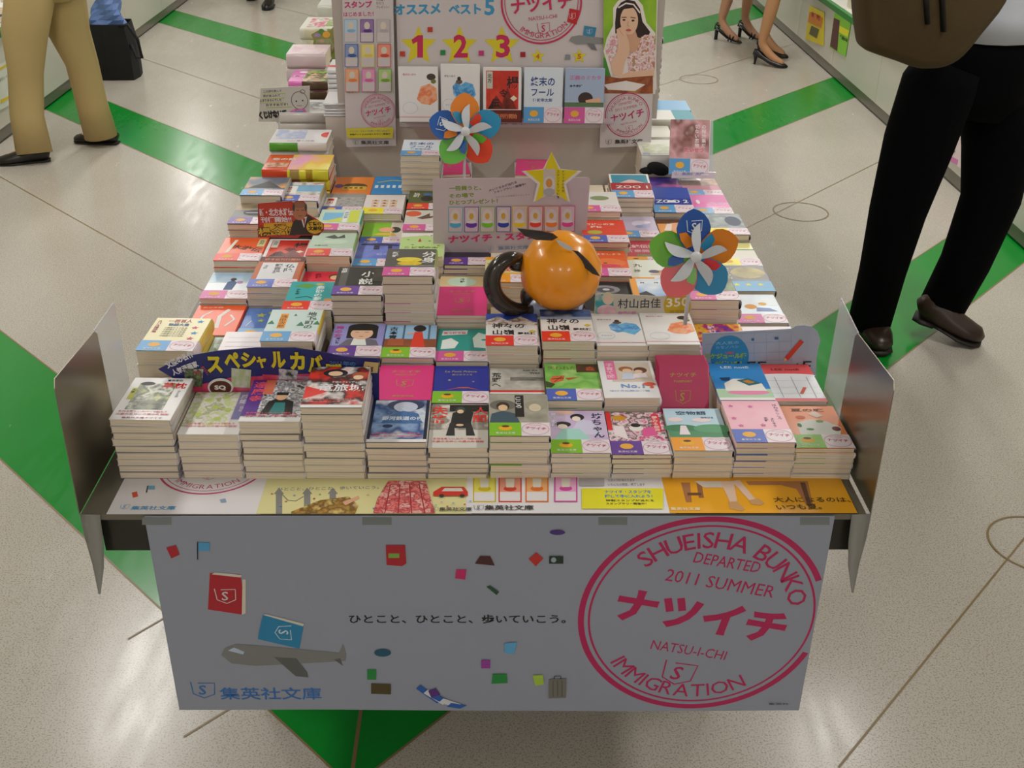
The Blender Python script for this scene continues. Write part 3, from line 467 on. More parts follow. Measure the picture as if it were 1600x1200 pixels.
'sky': ('#dcebf4', '#eaf0f2', 'K', 'white and pale-blue cover, girl and orange bird', [('r', 0, 90, 105, 148, A(['#9cc8e8', '#eef4f6', '#c8e0f0'], 7)), ('e', 42, 84, 13, 12, '#f0a02c'), ('e', 70, 98, 9, 8, '#e8b04a'), ('p', [(50, 60), (96, 60), (82, 76), (54, 80)], '#8a9ed0')]),
'eye': ('#26242a', '#2a282c', '', 'black cover with a grey swirl', [('e', 50, 108, 32, 22, '#8a8890'), ('e', 50, 106, 20, 13, '#4a4850'), ('e', 52, 108, 8, 6, '#c8c6cc')]),
'tealw': ('#2c8c94', '#2a8088', '', 'deep teal cover', [('p', [(0, 60), (50, 90), (40, 140), (0, 148)], '#3aa8ac'), ('v', '青い森', 78, 138, 15, '#e4f0ee')]),
'dark7': ('#3c3a34', '#2a2826', 'P', 'dusky landscape cover with a black mouth', [('r', 0, 96, 105, 148, A(['#6a6450', '#a89070', '#3c3a34'], 9)), ('e', 58, 80, 34, 20, '#17161a'), ('r', 30, 78, 80, 82, '#b8b4c4')]),
'beige7': ('#c8bda0', '#c8bda0', '', 'tan cover', []),
'greeng': ('#8ac832', '#e8e0d0', 'b', 'lime-green cover, girl lying down', [('r', 70, 44, 105, 148, '#e8dcd4'), ('e', 82, 96, 14, 20, '#2c3a28'), ('e', 60, 96, 20, 17, '#f0a878'), ('e', 60, 96, 20, 17, '#f2b088'), ('p', [(26, 58), (88, 54), (80, 74), (40, 72)], '#e8c04a')]),
'bird': ('#d8d2c8', '#d8d2c8', 'K', 'misty beige cover with a brown bird', [('e', 20, 122, 20, 20, '#e0603c'), ('p', [(30, 92), (44, 104), (62, 126), (62, 104), (84, 108), (64, 90), (44, 84)], '#6a4e44'), ('v', '鳥人', 84, 112, 11, '#5a5a5a')]),
'whiteo': ('#e8e4de', '#bcae98', 'K', 'pale cover', [('e', 60, 100, 24, 16, '#8a9a6a')]),
'cat10': ('#f5a860', '#e8c08a', 'B', 'peach and orange cover with a brown top edge', [('r', 0, 118, 105, 148, A(['#3a2418', '#6a4028', '#2a1a12'], 18)), ('e', 58, 96, 40, 30, '#f0b48a'), ('p', [(12, 70), (26, 118), (38, 114), (30, 66)], '#f6e4dc'), ('r', 0, 40, 105, 64, '#f5a624'), ('e', 58, 54, 8, 3, K_)]),
'grey11': ('#7a8486', '#5a6466', 'Y', 'grey photo cover with a pale streak', [('r', 0, 40, 105, 148, A(['#4a5456', '#98a4a6', '#6a7678', '#b8c4c4'], 10)), ('e', 80, 96, 20, 34, '#44506a')]),
'yellow11': ('#f0eaa0', '#3f8a6a', 'Y', 'pale yellow and white cover', [('r', 0, 44, 105, 100, '#f4f0e4'), ('r', 0, 100, 105, 106, '#3f8a5a')]),
'b1': ('#4a5866', '#d8d4cc', 'B', 'dark sunset mountain cover', [('r', 0, 60, 105, 148, A(['#22303c', '#e8a03c', '#3a5068', '#1c2430'], 7)), ('p', [(10, 60), (56, 118), (96, 60)], '#26282c')]),
'b2': ('#7cb6e0', '#c8c088', 'b', 'blue sky and white town cover with a white title slip', [('r', 0, 44, 105, 74, A(['#9a948c', '#e8e4e0', '#6a6660'], 34)), ('r', 0, 58, 40, 118, '#f0ece6'), ('v', '昔の町', 14, 112, 14, '#b8302c'), ('r', 20, 124, 105, 148, A(['#a82c34', '#e8e8e4', '#2c2c30'], 30))]),
'b3': ('#9c9a96', '#c8c4b8', 'b', 'grey rubble cover with a white title slip', [('r', 0, 44, 105, 120, A(['#6c6a66', '#b8b6b0', '#8c8a86'], 50)), ('r', 4, 50, 34, 116, '#f4f0ec'), ('v', '震災', 8, 112, 20, '#c82c28')]),
'b4': ('#ece4e0', '#d8d0c8', 'Y', 'white cover with small orange pictures', [('r', 20+24*(i % 3), 54+20*(i//3), 38+24*(i % 3), 68+20*(i//3), '#f0c49c') for i in range(9)]+[('e', 29+24*(i % 3), 62+20*(i//3), 4, 3, '#7a5a4a') for i in range(9)]),
'orange9': ('#f0893a', '#e07a30', '', 'orange cover with a domed building', [('e', 58, 70, 34, 24, '#5a4a20'), ('r', 26, 40, 90, 68, '#e8b83a')]+[('r', 30+14*i, 50, 38+14*i, 60, '#4a3a20') for i in range(4)]+[('e', 14, 70, 12, 16, '#6a4a8a')]),
'blue9': ('#2f94dc', '#2a80c0', '', 'bright blue cover with white windows', [('l', [(10, 96), (50, 116), (100, 104)], 5, '#e0c83a')]+[('r', 6+16*i, 50, 15+16*i, 74, '#e4f0f8') for i in range(6)]),
'shu': ('#dfe9f4', '#cfd8e4', 'B', 'pale sky cover with dark-blue brushed title', [('t', '終末の', 18, 102, 26, '#1f3f86', dict(wid=66)), ('t', 'フール', 20, 74, 24, '#1f3f86', dict(wid=62)), ('t', '伊坂幸太郎', 24, 58, 10, '#3a5a9c', dict(wid=54))]),
'catg': ('#5a6434', '#4a522c', 'R', 'olive cover with a small dark cat', [('e', 48, 84, 16, 22, '#2c2c2c'), ('e', 48, 118, 12, 9, '#4a7ac0'), ('v', '猫町', 12, 132, 17, '#f0f0e8'), ('v', '小林', 84, 128, 12, '#e8e8dc')]),
'purple9': ('#5a4a9c', '#3a3a80', 'Y', 'violet dusk mountain cover', [('r', 0, 60, 105, 148, A(['#2a2c7c', '#d87ab0', '#4a3a94', '#20204c'], 7)), ('r', 0, 30, 105, 60, '#3448b0')]),
'brown9': ('#9c7464', '#b88a94', 'W', 'brown and dusty-pink cover', [('r', 0, 84, 105, 148, A(['#5a4434', '#b08a70', '#e0b4a0', '#6a4a3c'], 16)), ('r', 0, 30, 105, 84, '#e0a0b0')]),
'just': ('#a9bcd8', '#98a8c4', 'K', 'grey-blue sky cover with a head lying in grass', [('t', '正義のミカタ', 12, 118, 13, '#c87aa8', dict(wid=84)), ('e', 56, 66, 20, 18, '#3a2a28'), ('p', [(56, 62), (96, 70), (98, 52), (60, 50)], '#e8b494'), ('r', 0, 44, 105, 56, '#5f7a52'), ('t', '本多孝好', 12, 98, 7, '#2a2a3a', dict(wid=34))]),
'girlp': ('#e8c4cc', '#f0e0e4', 'B', 'pink glossy photo cover', [('r', 0, 44, 105, 148, A(['#f0dce4', '#b88a80', '#e8b4bc', '#8a5a50', '#f4e4ec'], 9)), ('v', '切ない恋物', 66, 138, 12, '#f8e8e8'), ('v', 'の短編集だ', 84, 138, 12, '#f8e8e8'), ('t', 'たいせつ', 40, 62, 13, '#e05a78', dict(wid=50))]),
}
D['redg'] = ('#e8304a', '#d02a40', '', 'scarlet cover with a brown-haired girl', [('e', 72, 118, 15, 15, '#7a4a2a'), ('e', 72, 113, 11, 12, '#f2c49c'), ('p', [(0, 84), (105, 96), (105, 60), (0, 60)], '#f2b48c'), ('v', '白村', 26, 140, 15, '#7a1c28')])
D['redf'] = ('#e8452c', '#d83c28', 'b', 'red cover with white lettering and an olive oval', [('t', 'コピーの文', 12, 114, 13, '#f8e6dc', dict(wid=70)), ('t', '雑誌', 22, 96, 14, '#f8e6dc'), ('e', 30, 66, 18, 13, '#b8b23c')])
def cover_look(k):
    return D[k][3]
def top_book(k, x, y, z, w, d, t, label, rot=(0, 0, 0), group=None, off=None):
    base, spine, obi, look, items = D[k]
    r = thing('paperback_book', label, 'book', (x, y, z), rot, group)
    b = Print((0, 0, t+.0001), k=.001); cover_shape(b, w, d, t, mat(base, .3), mat(spine, .35))
    sx, sy = w/.105, d/.148
    b.U = Vector((sx, 0, 0)); b.V = Vector((0, sy, 0)); b.N = Vector((0, 0, 1)); b.lift = .00006
    draw(b, items)
    b.build('cover', r); link('page_block', pages_data(w, d, t), r)
    if obi:
        p = band_mesh(w, t+.0012, obi); o = p.build('belly_band', r); o.location.z = 0
    return r
NTH = ['second from the top', 'third from the top', 'fourth from the top', 'fifth from the top', 'sixth from the top', 'seventh from the top', 'eighth from the top', 'ninth from the top', 'tenth from the top', 'eleventh from the top', 'twelfth from the top', 'thirteenth from the top']
STUFF = B()
NB = [0]
EDGE = ['#e6e1dc', '#d9d2cb', '#c9c3bd', '#b5a79a', '#8e8a90', '#ded4d8']
def lower(x, y, z, w, d, t, rot, label, group, ec, bandc=None):
    r = thing('paperback_book', label, 'book', (x, y, z), (0, 0, rot), group)
    link('cover', cover_data(w, d, t, ec), r); link('page_block', pages_data(w, d, t), r)
    if bandc:
        k = ('b', w, round(t, 4), bandc)
        if k not in _cov:
            b = B(); e = .0004
            for (x0, x1, m) in ((-e, w*.53, mat(OBI[bandc])), (w*.53, w+e, mat('#efe3ea'))):
                b.box(x0, -.0012, t, x1, .044, t+e, m); b.box(x0, -.0008, -e, x1, .044, 0, m)
            _cov[k] = b.data('belly_band')
        link('belly_band', _cov[k], r)
    NB[0] += 1
def stack(k, x, y, ztop, t, where, w=BW, d=BD, vis=TZ, rz=0.0, tilt=0.0, nvis=None, group=None, zbase=TZ, ecol=None):
    """a pile of equal paperbacks; the ones nobody can see are left to the hidden filler"""
    if k == 'beige7':
        STUFF.box(.002, .002, zbase, w-.002, d-.002, ztop-.001, PAGES, Matrix.Translation((x, y, 0))); return
    look = cover_look(k); ws = look.split(); mx = 15-len(where.split())
    if len(ws) > mx:
        ws = ws[:mx]
        while ws[-1].strip(',') in ('a', 'and', 'with', 'of', 'in', 'the', 'on', 'over', 'at', 'under', 'an', 'tiny', 'small', 'large', 'white', 'black', 'blue'): ws.pop()
        look = ' '.join(ws).rstrip(',')
    H = ztop-zbase; n = max(1, round(H/t)); t = H/n
    tt = t-.0012 if D[k][2] else t-.0004
    g = group or 'paperbacks stacked on the display table'
    tx, ty = random.uniform(-.006, .006), random.uniform(-.010, .010)
    top_book(k, x, y, zbase+(n-1)*t, w, d, t-.0004 if not D[k][2] else t-.002, 'paperback, %s, %s' % (look, where), (tilt, 0, rz), g)
    bc = D[k][2] or None; spine = D[k][1]
    for i in range(1, n):
        z = zbase+(n-1-i)*t
        jx, jy, jr = random.uniform(-.0025, .0025), random.uniform(-.002, .002), random.uniform(-.012, .012)
        if z+t < vis-.003:
            T = Matrix.Translation((x, y, 0)); STUFF.box(.002, .002, zbase, w-.002, d-.002, z+t-.0006, PAGES, T)
            break
        lower(x+jx, y+jy, z, w, d, t-.0006, jr, 'closed paperback %s, %s' % (NTH[min(i-1, 11)], where), g, ecol or random.choice(EDGE if not bc else EDGE[:4]+[spine]), bc if random.random() < .25 else None)
def C(i): return -.647+.1076*i+.001
def RY(r): return 1.643+.1555*(r-1)
PL = {}
RW = {1: 'front row', 2: 'second row from the front', 3: 'third row', 4: 'fourth row', 5: 'fifth row', 6: 'sixth row', 7: 'seventh row', 8: 'eighth row', 9: 'ninth row'}
# (row, column, design, top height, thickness, dx, dy, tilt, rz)
L = [
(1,0,'k1',.772,.0135,-.004,0,0,-.03),(1,1,'k2',.742,.0152,0,0,0,0),(1,2,'k3',.767,.0130,0,0,0,0),(1,3,'k4',.795,.0145,0,0,0,0),(1,4,'k5',.726,.0127,0,0,0,0),(1,5,'k6',.715,.0110,0,0,0,0),
(1,6,'k7',.740,.0150,0,0,0,0),(1,7,'k8',.705,.0110,0,0,0,0),(1,8,'k9',.702,.0105,0,0,0,0),(1,9,'k10',.710,.0150,0,0,0,0),(1,10,'k11',.727,.0130,0,0,0,0),(1,11,'k12',.716,.0110,-.002,0,0,0),
(2,0,'beige7',.69,.013,0,0,0,0),(2,1,'beige7',.69,.013,0,0,0,0),(2,2,'beige7',.69,.013,0,0,0,0),(2,3,'beige',.712,.013,0,0,0,0),(2,4,'pass',.716,.013,0,0,0,0),(2,5,'prince',.716,.014,0,0,0,0),(2,6,'wild',.71,.013,0,0,0,0),
(2,7,'usin',.722,.016,0,0,0,0),(2,8,'no1',.727,.018,-.001,0,0,.01),(2,10,'leeb',.722,.007,0,0,0,.0),(2,11,'leer',.72,.007,-.01,0,0,0),
(3,2,'tree',.765,.022,-.02,0,0,0),(3,3,'kami',.733,.014,0,0,0,0),(3,4,'mado',.730,.014,0,0,0,0),(3,5,'teal',.722,.014,0,0,0,0),(3,6,'kamiL',.757,.021,-.008,0,0,0),(3,7,'kamiR',.767,.020,-.004,0,0,0),
(3,8,'aoi',.757,.012,-.004,0,0,0),(3,9,'dai',.760,.014,-.012,0,0,0),(3,10,'multi',.735,.016,-.01,0,0,0),(3,11,'whites',.73,.014,-.01,0,0,0),
(4,0,'flame',.70,.012,0,0,0,0),(4,1,'blue',.695,.011,0,0,0,0),(4,2,'taka',.760,.018,-.004,0,0,0),(4,3,'shosetsu',.795,.0165,-.006,0,0,0),(4,4,'bun',.838,.0205,-.006,0,0,0),(4,5,'pass',.748,.009,-.004,0,0,0),
(4,6,'beige7',.70,.014,0,0,0,0),(4,7,'beige7',.70,.014,0,0,0,0),(4,8,'eye',.76,.014,-.014,0,0,0),(4,9,'moment',.770,.015,-.016,0,0,0),(4,10,'momi',.786,.022,-.012,0,0,0),(4,11,'sky',.733,.014,-.012,0,0,0),
(5,0,'sora',.714,.014,0,0,0,0),(5,1,'budda',.742,.016,0,0,0,0),(5,2,'redg',.716,.014,0,0,0,0),(5,3,'beige7',.70,.014,0,0,0,0),(5,4,'beige7',.70,.014,0,0,0,0),(5,5,'beige',.705,.012,-.008,0,0,0),(5,6,'yel6',.756,.014,-.01,0,0,0),(5,7,'wobi',.756,.013,-.004,0,0,0),
(5,8,'fox',.772,.014,-.007,0,0,0),(5,9,'nine',.750,.015,-.008,0,0,0),(5,10,'whiteo',.735,.014,0,0,0,0),(5,11,'kin',.736,.015,-.004,0,0,0),
(6,0,'suiko',.740,.018,0,0,0,0),(6,1,'yourei',.735,.02,0,0,0,0),(6,2,'green',.753,.022,0,0,0,0),(6,3,'bridge',.728,.014,0,0,0,0),(6,4,'leaf',.752,.014,0,0,0,0),(6,5,'purp5',.732,.011,0,0,0,0),(6,6,'beige7',.73,.014,0,0,0,0),(6,7,'beige7',.72,.014,0,0,0,0),
(6,8,'redf',.790,.014,.004,0,0,0),(6,9,'redt',.736,.014,-.004,0,0,0),(6,10,'whiteo',.720,.014,0,0,0,0),(6,11,'yellow11',.732,.014,0,0,0,0),
(7,0,'dark7',.772,.018,.004,0,0,0),(7,1,'beige7',.735,.016,0,0,0,0),(7,2,'gy',.757,.018,0,0,0,0),(7,3,'greeng',.722,.016,0,0,0,0),(7,4,'bird',.756,.014,0,0,0,0),(7,5,'beige7',.72,.014,0,0,0,0),(7,6,'beige7',.71,.014,0,0,0,0),(7,7,'beige7',.71,.014,0,0,0,0),
(7,8,'whiteo',.808,.014,0,0,0,0),(7,9,'lilac',.742,.016,-.006,0,0,0),(7,10,'cat10',.734,.018,-.002,0,0,0),(7,11,'grey11',.750,.016,0,0,0,0),
(8,0,'b1',.790,.024,.006,0,0,0),(8,1,'b2',.776,.022,-.01,0,0,0),(8,2,'b3',.745,.020,-.01,0,0,0),(8,3,'b4',.742,.020,-.01,0,0,0),(8,4,'catg',.755,.014,0,0,0,0),(8,5,'beige7',.71,.014,0,0,0,0),(8,6,'beige7',.71,.014,0,0,0,0),(8,7,'beige7',.71,.014,0,0,0,0),(8,8,'beige7',.72,.014,0,0,0,0),
(8,9,'zoo1',.790,.0135,-.006,0,.10,0),(8,10,'zoo2',.750,.016,-.004,0,.12,0),(8,11,'pink',.747,.016,-.01,0,0,0),
(9,2,'orange9',.738,.016,0,0,0,0),(9,3,'blue9',.740,.016,0,0,0,0),(9,4,'shu',.848,.016,-.024,0,0,0),(9,8,'beige7',.72,.014,0,0,0,0),(9,9,'beige7',.72,.014,0,0,0,0),(9,10,'purple9',.745,.016,-.005,0,0,0),(9,11,'brown9',.742,.016,-.008,0,0,0),
]

NTHL = ['first', 'second', 'third', 'fourth', 'fifth', 'sixth', 'seventh', 'eighth', 'ninth', 'tenth', 'eleventh', 'twelfth']
TOPZ = {(a[0], a[1]): a[3] for a in L}
for (r, c, k, zt, t, dx, dy, tilt, rz) in L:
    vis = TOPZ.get((r-1, c), TZ) if r > 1 else TZ
    where = '%s pile from left, %s' % (NTHL[c], RW[r])
    stack(k, C(c)+dx, RY(r)+dy, zt, t, where, vis=vis, rz=rz, tilt=tilt, group='paperbacks in the %s' % RW[r])
stack('hyaku', -.694, 1.949, .747, .032, 'leftmost pile, third row', w=.112, d=.15, nvis=3, rz=-.03)
stack('face', -.577, 1.955, .698, .012, 'beside the cream star book, third row', w=.105, vis=.69)
stack('whitep', -.552, 1.957, .7105, .012, 'lying over the mint-green round-head cover, third row', w=.098, zbase=.6985)
stack('pass', -.16, 3.045, .742, .009, 'pile behind the right of the tall sky book', rz=.12, vis=.70)
stack('pass', .07, 3.05, .742, .009, 'pile half hidden by the yellow star card', rz=-.05, vis=.72)
# ------------------------------------------------------------------ posters lying on the table's front edge
def flat_poster(x0, x1, base, label, fn, z):
    p = PPrint((0, 0, z), (1, 0, 0), (0, 1, 0)); p.box(x0, TY0, z-.0005, x1, TY0+.26, z, mat(base, .3)); p.lift = .00006
    fn(p); return p.build('poster', label=label, cat='poster', group='posters lying along the table front')
INK = mat('#3a3a3c', .4)
def fp1(p):
    u, v = p.uv(327, 745); m = mat('#c93a78', .4)
    for R, w2 in ((.098, .004), (.088, .0015)): p.ring(u, v+.043, R, R, w2, m, 72, a0=PI*1.02, a1=PI*1.98)
    p.arc_text('IMMIGRATION', u, v+.043, .081, .018, m, -PI/2, .155, inward=True); p.shield(u, v, .020, m)
    p.sh(195, 792, 7, '#5aa6da'); p.t('集英社文庫', 203, 797, 273, 797, 6, '#5aa6da', bold=.02)
    p.q([(206, 770), (214, 768), (216, 776), (208, 778)], '#e0583a'); p.r(231, 759, 242, 765, '#7ab8e0'); p.l([(231, 759), (229, 770)], .002, INK)
    p.q([(343, 781), (352, 779), (354, 785), (346, 786)], '#8fa8c8')
flat_poster(-.642, -.385, '#efecf0', 'white poster with a pink round stamp, under the leftmost front piles', fp1, TZ)
def fp2(p):
    p.t('ひとこと、ひとこと、歩いていこう。', 433, 767, 592, 764, 5, '#6a7a8a', bold=.01)
    for x in (436, 480, 520): p.r(x-5, 768, x+5, 803, '#8f8f8c'); p.q([(x-8, 772), (x, 762), (x+8, 772)], '#8f8f8c')
    p.l([(440, 772), (450, 782), (462, 783), (474, 776)], .0015, '#7a7a78')
    p.q([(455, 800), (500, 782), (545, 776), (560, 790), (555, 803), (455, 803)], art(['#c89a4a', '#7a5a2a', '#e8c87a'], 60)); p.q([(535, 785), (560, 775), (562, 779), (540, 790)], '#e8b494')
    for i in range(16):
        x, y = 425+(i*53) % 190, 772+(i*17) % 28; p.e(x, y, 2, 1, ['#c85a3a', '#8ab87a', '#e8a8b8', '#6aa0c8'][i % 4], 8)
    p.q([(607, 752), (665, 752), (680, 803), (583, 803), (590, 780)], art(['#d8404a', '#f0908a', '#c03040', '#f4c8c0', '#e05a5a'], 70))
    for x in (610, 625, 640, 655): p.l([(x, 758), (x+(x-632)*.4, 803)], .002, '#b02a3a')
    p.q([(677, 770), (690, 762), (725, 762), (731, 770), (731, 776), (677, 776)], '#d83a2c'); p.q([(690, 769), (695, 764), (721, 764), (724, 769)], '#e8e4dc')
    p.e(690, 776, 4, 2.4, INK); p.e(722, 776, 4, 2.4, INK)
    p.sh(679, 797, 6, '#5a5a58'); p.t('集英社文庫', 686, 800, 737, 800, 6, '#4a4a48', bold=.02)
    for i in range(8): p.e(672+i*9, 784+(i*7) % 12, 1.8, 1, ['#c84a3a', '#8ab8d8', '#e8a8b8'][i % 3], 8)
flat_poster(-.392, -.03, '#ece6a8', 'pale yellow poster with a red skirt and red car print, table front', fp2, TZ+.0006)
def fp3(p):
    for x, c1, c2 in ((757, '#f0e868', '#d8c020'), (797, '#f0a08a', '#d8402c'), (839, '#f6b878', '#e8782c'), (884, '#f4b4dc', '#d84aa8')):
        p.r(x-18, 742, x+18, 785, c2); p.r(x-16, 742, x+16, 783, '#efecf0'); p.r(x-16, 742, x+16, 769, c1); p.e(x, 764, 10, 4, c2); p.q([(x-6, 762), (x-7, 748), (x+7, 748), (x+6, 762)], '#eee8d8')
    p.t('集英社文庫', 757, 798, 834, 798, 8, INK, bold=.02); p.sh(748, 794, 8, INK)
    p.r(905, 748, 944, 760, '#b8b4b8'); p.t('スタンプが当たります', 950, 753, 992, 753, 4, INK); p.t('いちにちの限定、終了します', 950, 760, 1008, 760, 4, INK)
    p.r(909, 764, 1036, 796, '#f2ea2c'); p.t('ナツイチ・スタンプを', 945, 772, 1018, 772, 5, '#2f8ad0', bold=.03); p.t('押して手に入れよう！', 945, 779, 1020, 779, 5, '#2f8ad0', bold=.03)
    p.t('特製スタンプが当たる', 947, 785, 1022, 785, 3.5, INK, bold=.02); p.t('スタンプラリー開催中！', 947, 790, 1010, 790, 3.5, INK, bold=.02)
flat_poster(-.040, .315, '#efecf0', 'white stamp-collecting poster with a yellow box, table front', fp3, TZ+.0012)
def fp4(p):
    p.q([(1064, 754), (1078, 754), (1081, 785), (1072, 785)], '#b0744a'); p.q([(1088, 754), (1096, 754), (1100, 778), (1092, 778)], '#9a6440'); p.r(1074, 770, 1096, 774, '#6a4830')
    p.q([(1165, 752), (1262, 752), (1270, 788), (1260, 790), (1244, 764), (1220, 758), (1170, 758)], '#b87a4c'); p.q([(1250, 754), (1258, 754), (1268, 790), (1262, 791)], '#6a4630')
    p.q([(1085, 752), (1145, 752), (1140, 762), (1100, 762)], '#ded2c8')
    p.q([(1125, 752), (1146, 752), (1152, 785), (1142, 788)], '#e6c6b0'); p.q([(1143, 752), (1155, 750), (1182, 782), (1174, 786)], '#e6c6b0')
    p.q([(1138, 784), (1152, 784), (1164, 796), (1158, 799), (1140, 795)], '#cfa06a'); p.q([(1170, 782), (1184, 779), (1195, 786), (1188, 790), (1174, 788)], '#cfa06a')
    p.t('大人になるのは、', 1210, 785, 1330, 785, 8, '#4a3c10', bold=.01); p.t('いつも夏。', 1215, 797, 1285, 796, 8, '#4a3c10', bold=.01)
    p.t('集英社文庫', 1048, 798, 1095, 798, 5, '#f4e8b8', bold=.02)
flat_poster(.305, .624, '#f4ae1e', 'orange poster with a desk and sandalled legs, right of the table front', fp4, TZ+.0018)
# ------------------------------------------------------------------ banner hung from the table front
BY = TY0-.004
ban = thing('front_banner', 'white printed banner with a round magenta stamp hanging from the table front', 'banner', (0, 0, 0))
p = PPrint((0, BY, 0), (1, 0, 0), (0, 0, 1)); BM = mat('#989eae', .5, bump=.25, bscale=5)  # white sheet coloured grey, its shade put into the base colour
NX = 24; xs = [-.578+(1.163)*i/NX for i in range(NX+1)]
def bot(x): return .206-.006*max(0, math.sin((x+.3)*3.2))-.010*max(0, x-.1)
cs = [(-.578, .648), (-.578, bot(-.578))]+[(x, bot(x)) for x in xs[1:-1]]+[(.585, bot(.585)), (.585, .648)]
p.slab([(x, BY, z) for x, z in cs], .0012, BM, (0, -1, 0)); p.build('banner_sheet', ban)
p = PPrint((0, BY, 0), (1, 0, 0), (0, 0, 1)); p.lift = .00005
ST = mat('#b81e5c', .45); BL = mat('#2f6fb8', .45); K = mat('#1d1a1c', .5)
tu, tv = p.uv(1100, 807); bu, bv = p.uv(1046, 1107); R = (tv-bv)/2; lu, lv = p.uv(903, 965); cu, cv = lu+R, (tv+bv)/2
ed = .5845
ang = math.acos(min(1, (ed-cu)/R))
p.ring(cu, cv, R, R, R*.05, ST, 90, a0=ang+.02, a1=2*PI-ang-.02)
ang2 = math.acos(min(1, (ed-cu)/(R*.955))) if (ed-cu) < R*.955 else 0
p.ring(cu, cv, R*.92, R*.92, R*.018, ST, 90)
rt = -.20; Cc, Qq = math.cos(rt), math.sin(rt)
def tl(t, dy, size, wd, bold=0, dx=0): p.text(t, cu-dy*R*Qq+dx*R, cv+dy*R*Cc, size*R, ST, rot=rt, wid=wd*R, anchor='c', bold=bold)
tl('ナツイチ', -.12, .36, 1.42, .045); tl('DEPARTED', .52, .15, .54, .005, .04); tl('2011 SUMMER', .30, .17, .90, 0, .05); tl('NATSU-I-CHI', -.40, .14, .64)
p.shield(cu-.60*R*.23, cv-.60*R, R*.25, ST, rt)
p.arc_text('SHUEISHA BUNKO', cu, cv, R*.70, R*.22, ST, PI/2+rt-.12, .160, bold=.005); p.arc_text('IMMIGRATION', cu, cv, R*.86, R*.20, ST, -PI/2+rt-.02, .150, inward=True)
p.t('ひとこと、ひとこと、歩いていこう。', 546, 974, 884, 974, 14, K, bold=.02)
p.sh(318, 1078, 25, BL, rot=-.03); p.t('集英社文庫', 345, 1093, 503, 1093, 19, BL, bold=.01)
# the props of the print: books, aeroplane, luggage
RD = mat('#b3202e', .5); BB = mat('#2585b4', .5); PG = mat('#d8d2c4', .5); GR = mat('#7f8280', .5)
p.q([(328, 895), (376, 897), (384, 958), (378, 960), (325, 952)], RD); p.q([(331, 897), (336, 894), (378, 898), (376, 902)], PG); p.q([(379, 905), (384, 905), (384, 958), (378, 960)], PG); p.sh(353, 931, 23, '#d8d4d8')
p.q([(346, 1023), (352, 1012), (370, 1006), (400, 1008), (512, 1018), (530, 1020), (536, 1005), (541, 1022), (540, 1032), (512, 1034), (400, 1040), (362, 1036)], GR)
p.q([(428, 1026), (463, 1028), (480, 1050), (482, 1058), (462, 1056)], mat('#5c605f', .5)); p.q([(522, 1030), (536, 1040), (532, 1028)], mat('#5c605f', .5)); p.q([(356, 1016), (366, 1011), (382, 1018), (380, 1022)], '#b8c8dc')
p.q([(411, 960), (475, 975), (468, 1013), (403, 998), (405, 985)], BB); p.q([(411, 960), (416, 959), (475, 974), (474, 978)], PG); p.sh(443, 988, 20, '#cfe0e8', rot=-1.6)
p.q([(260, 855), (275, 851), (281, 866), (268, 872)], RD); p.l([(309, 846), (309, 874)], .0018, K); p.r(310, 847, 328, 860, '#4f9fd0')
p.q([(603, 851), (633, 851), (635, 880), (628, 884), (604, 882)], RD); p.r(607, 864, 624, 871, '#7fae4a')
p.q([(713, 889), (729, 889), (727, 905), (711, 903)], '#c8286e'); p.q([(760, 916), (766, 914), (780, 924), (776, 929)], '#1f4a30'); p.q([(742, 880), (750, 868), (766, 868), (773, 883)], '#4a2024')
p.q([(826, 873), (838, 862), (849, 872), (837, 884)], '#c0302e'); p.r(858, 868, 880, 880, '#1c3028'); p.e(865, 874, 4, 4, '#9ab0b8'); p.e(871, 831, 12, 4, '#4a2f7c')
p.r(574, 1045, 588, 1061, '#1f8a3c'); p.q([(580, 1067), (611, 1068), (611, 1084), (580, 1083)], '#4f4420'); p.e(598, 1019, 13, 6, '#1f5470')
for i in range(5): p.q([(650+i*12, 1075+i*7), (657+i*12, 1071+i*7-2), (690+i*10, 1096+i*2-3), (683+i*9, 1098+i*2)], '#2a5fb0' if i % 2 == 0 else '#d8dae0')
p.q([(669, 1078), (681, 1074), (688, 1084), (674, 1089)], '#5a2f80')
p.q([(788, 1004), (808, 1002), (803, 1021), (788, 1019)], '#5fa8d8'); p.q([(770, 1052), (792, 1052), (793, 1066), (768, 1067)], '#1f8a3c'); p.r(752, 1030, 766, 1043, '#9a3fa0')
p.q([(858, 1060), (885, 1059), (884, 1089), (857, 1090)], '#76746c'); p.l([(866, 1060), (866, 1055), (876, 1055), (876, 1060)], .0016, K)
for x in (864, 871, 878): p.l([(x, 1062), (x, 1087)], .0012, '#4c4a44')
p.q([(832, 1054), (848, 1053), (850, 1068), (836, 1070)], '#a8c84a')
p.t('集英社', 1200, 1100, 1232, 1100, 3, K)
p.build('banner_print', ban)
for x0, x1 in ((222, 268), (566, 612), (935, 980), (1250, 1296)):
    p = PPrint((0, BY, 0), (1, 0, 0), (0, 0, 1)); p.lift = .0004; p.r(x0, 808, x1, 820, mat('#7b8183', .25)); p.build('adhesive_tape', ban)
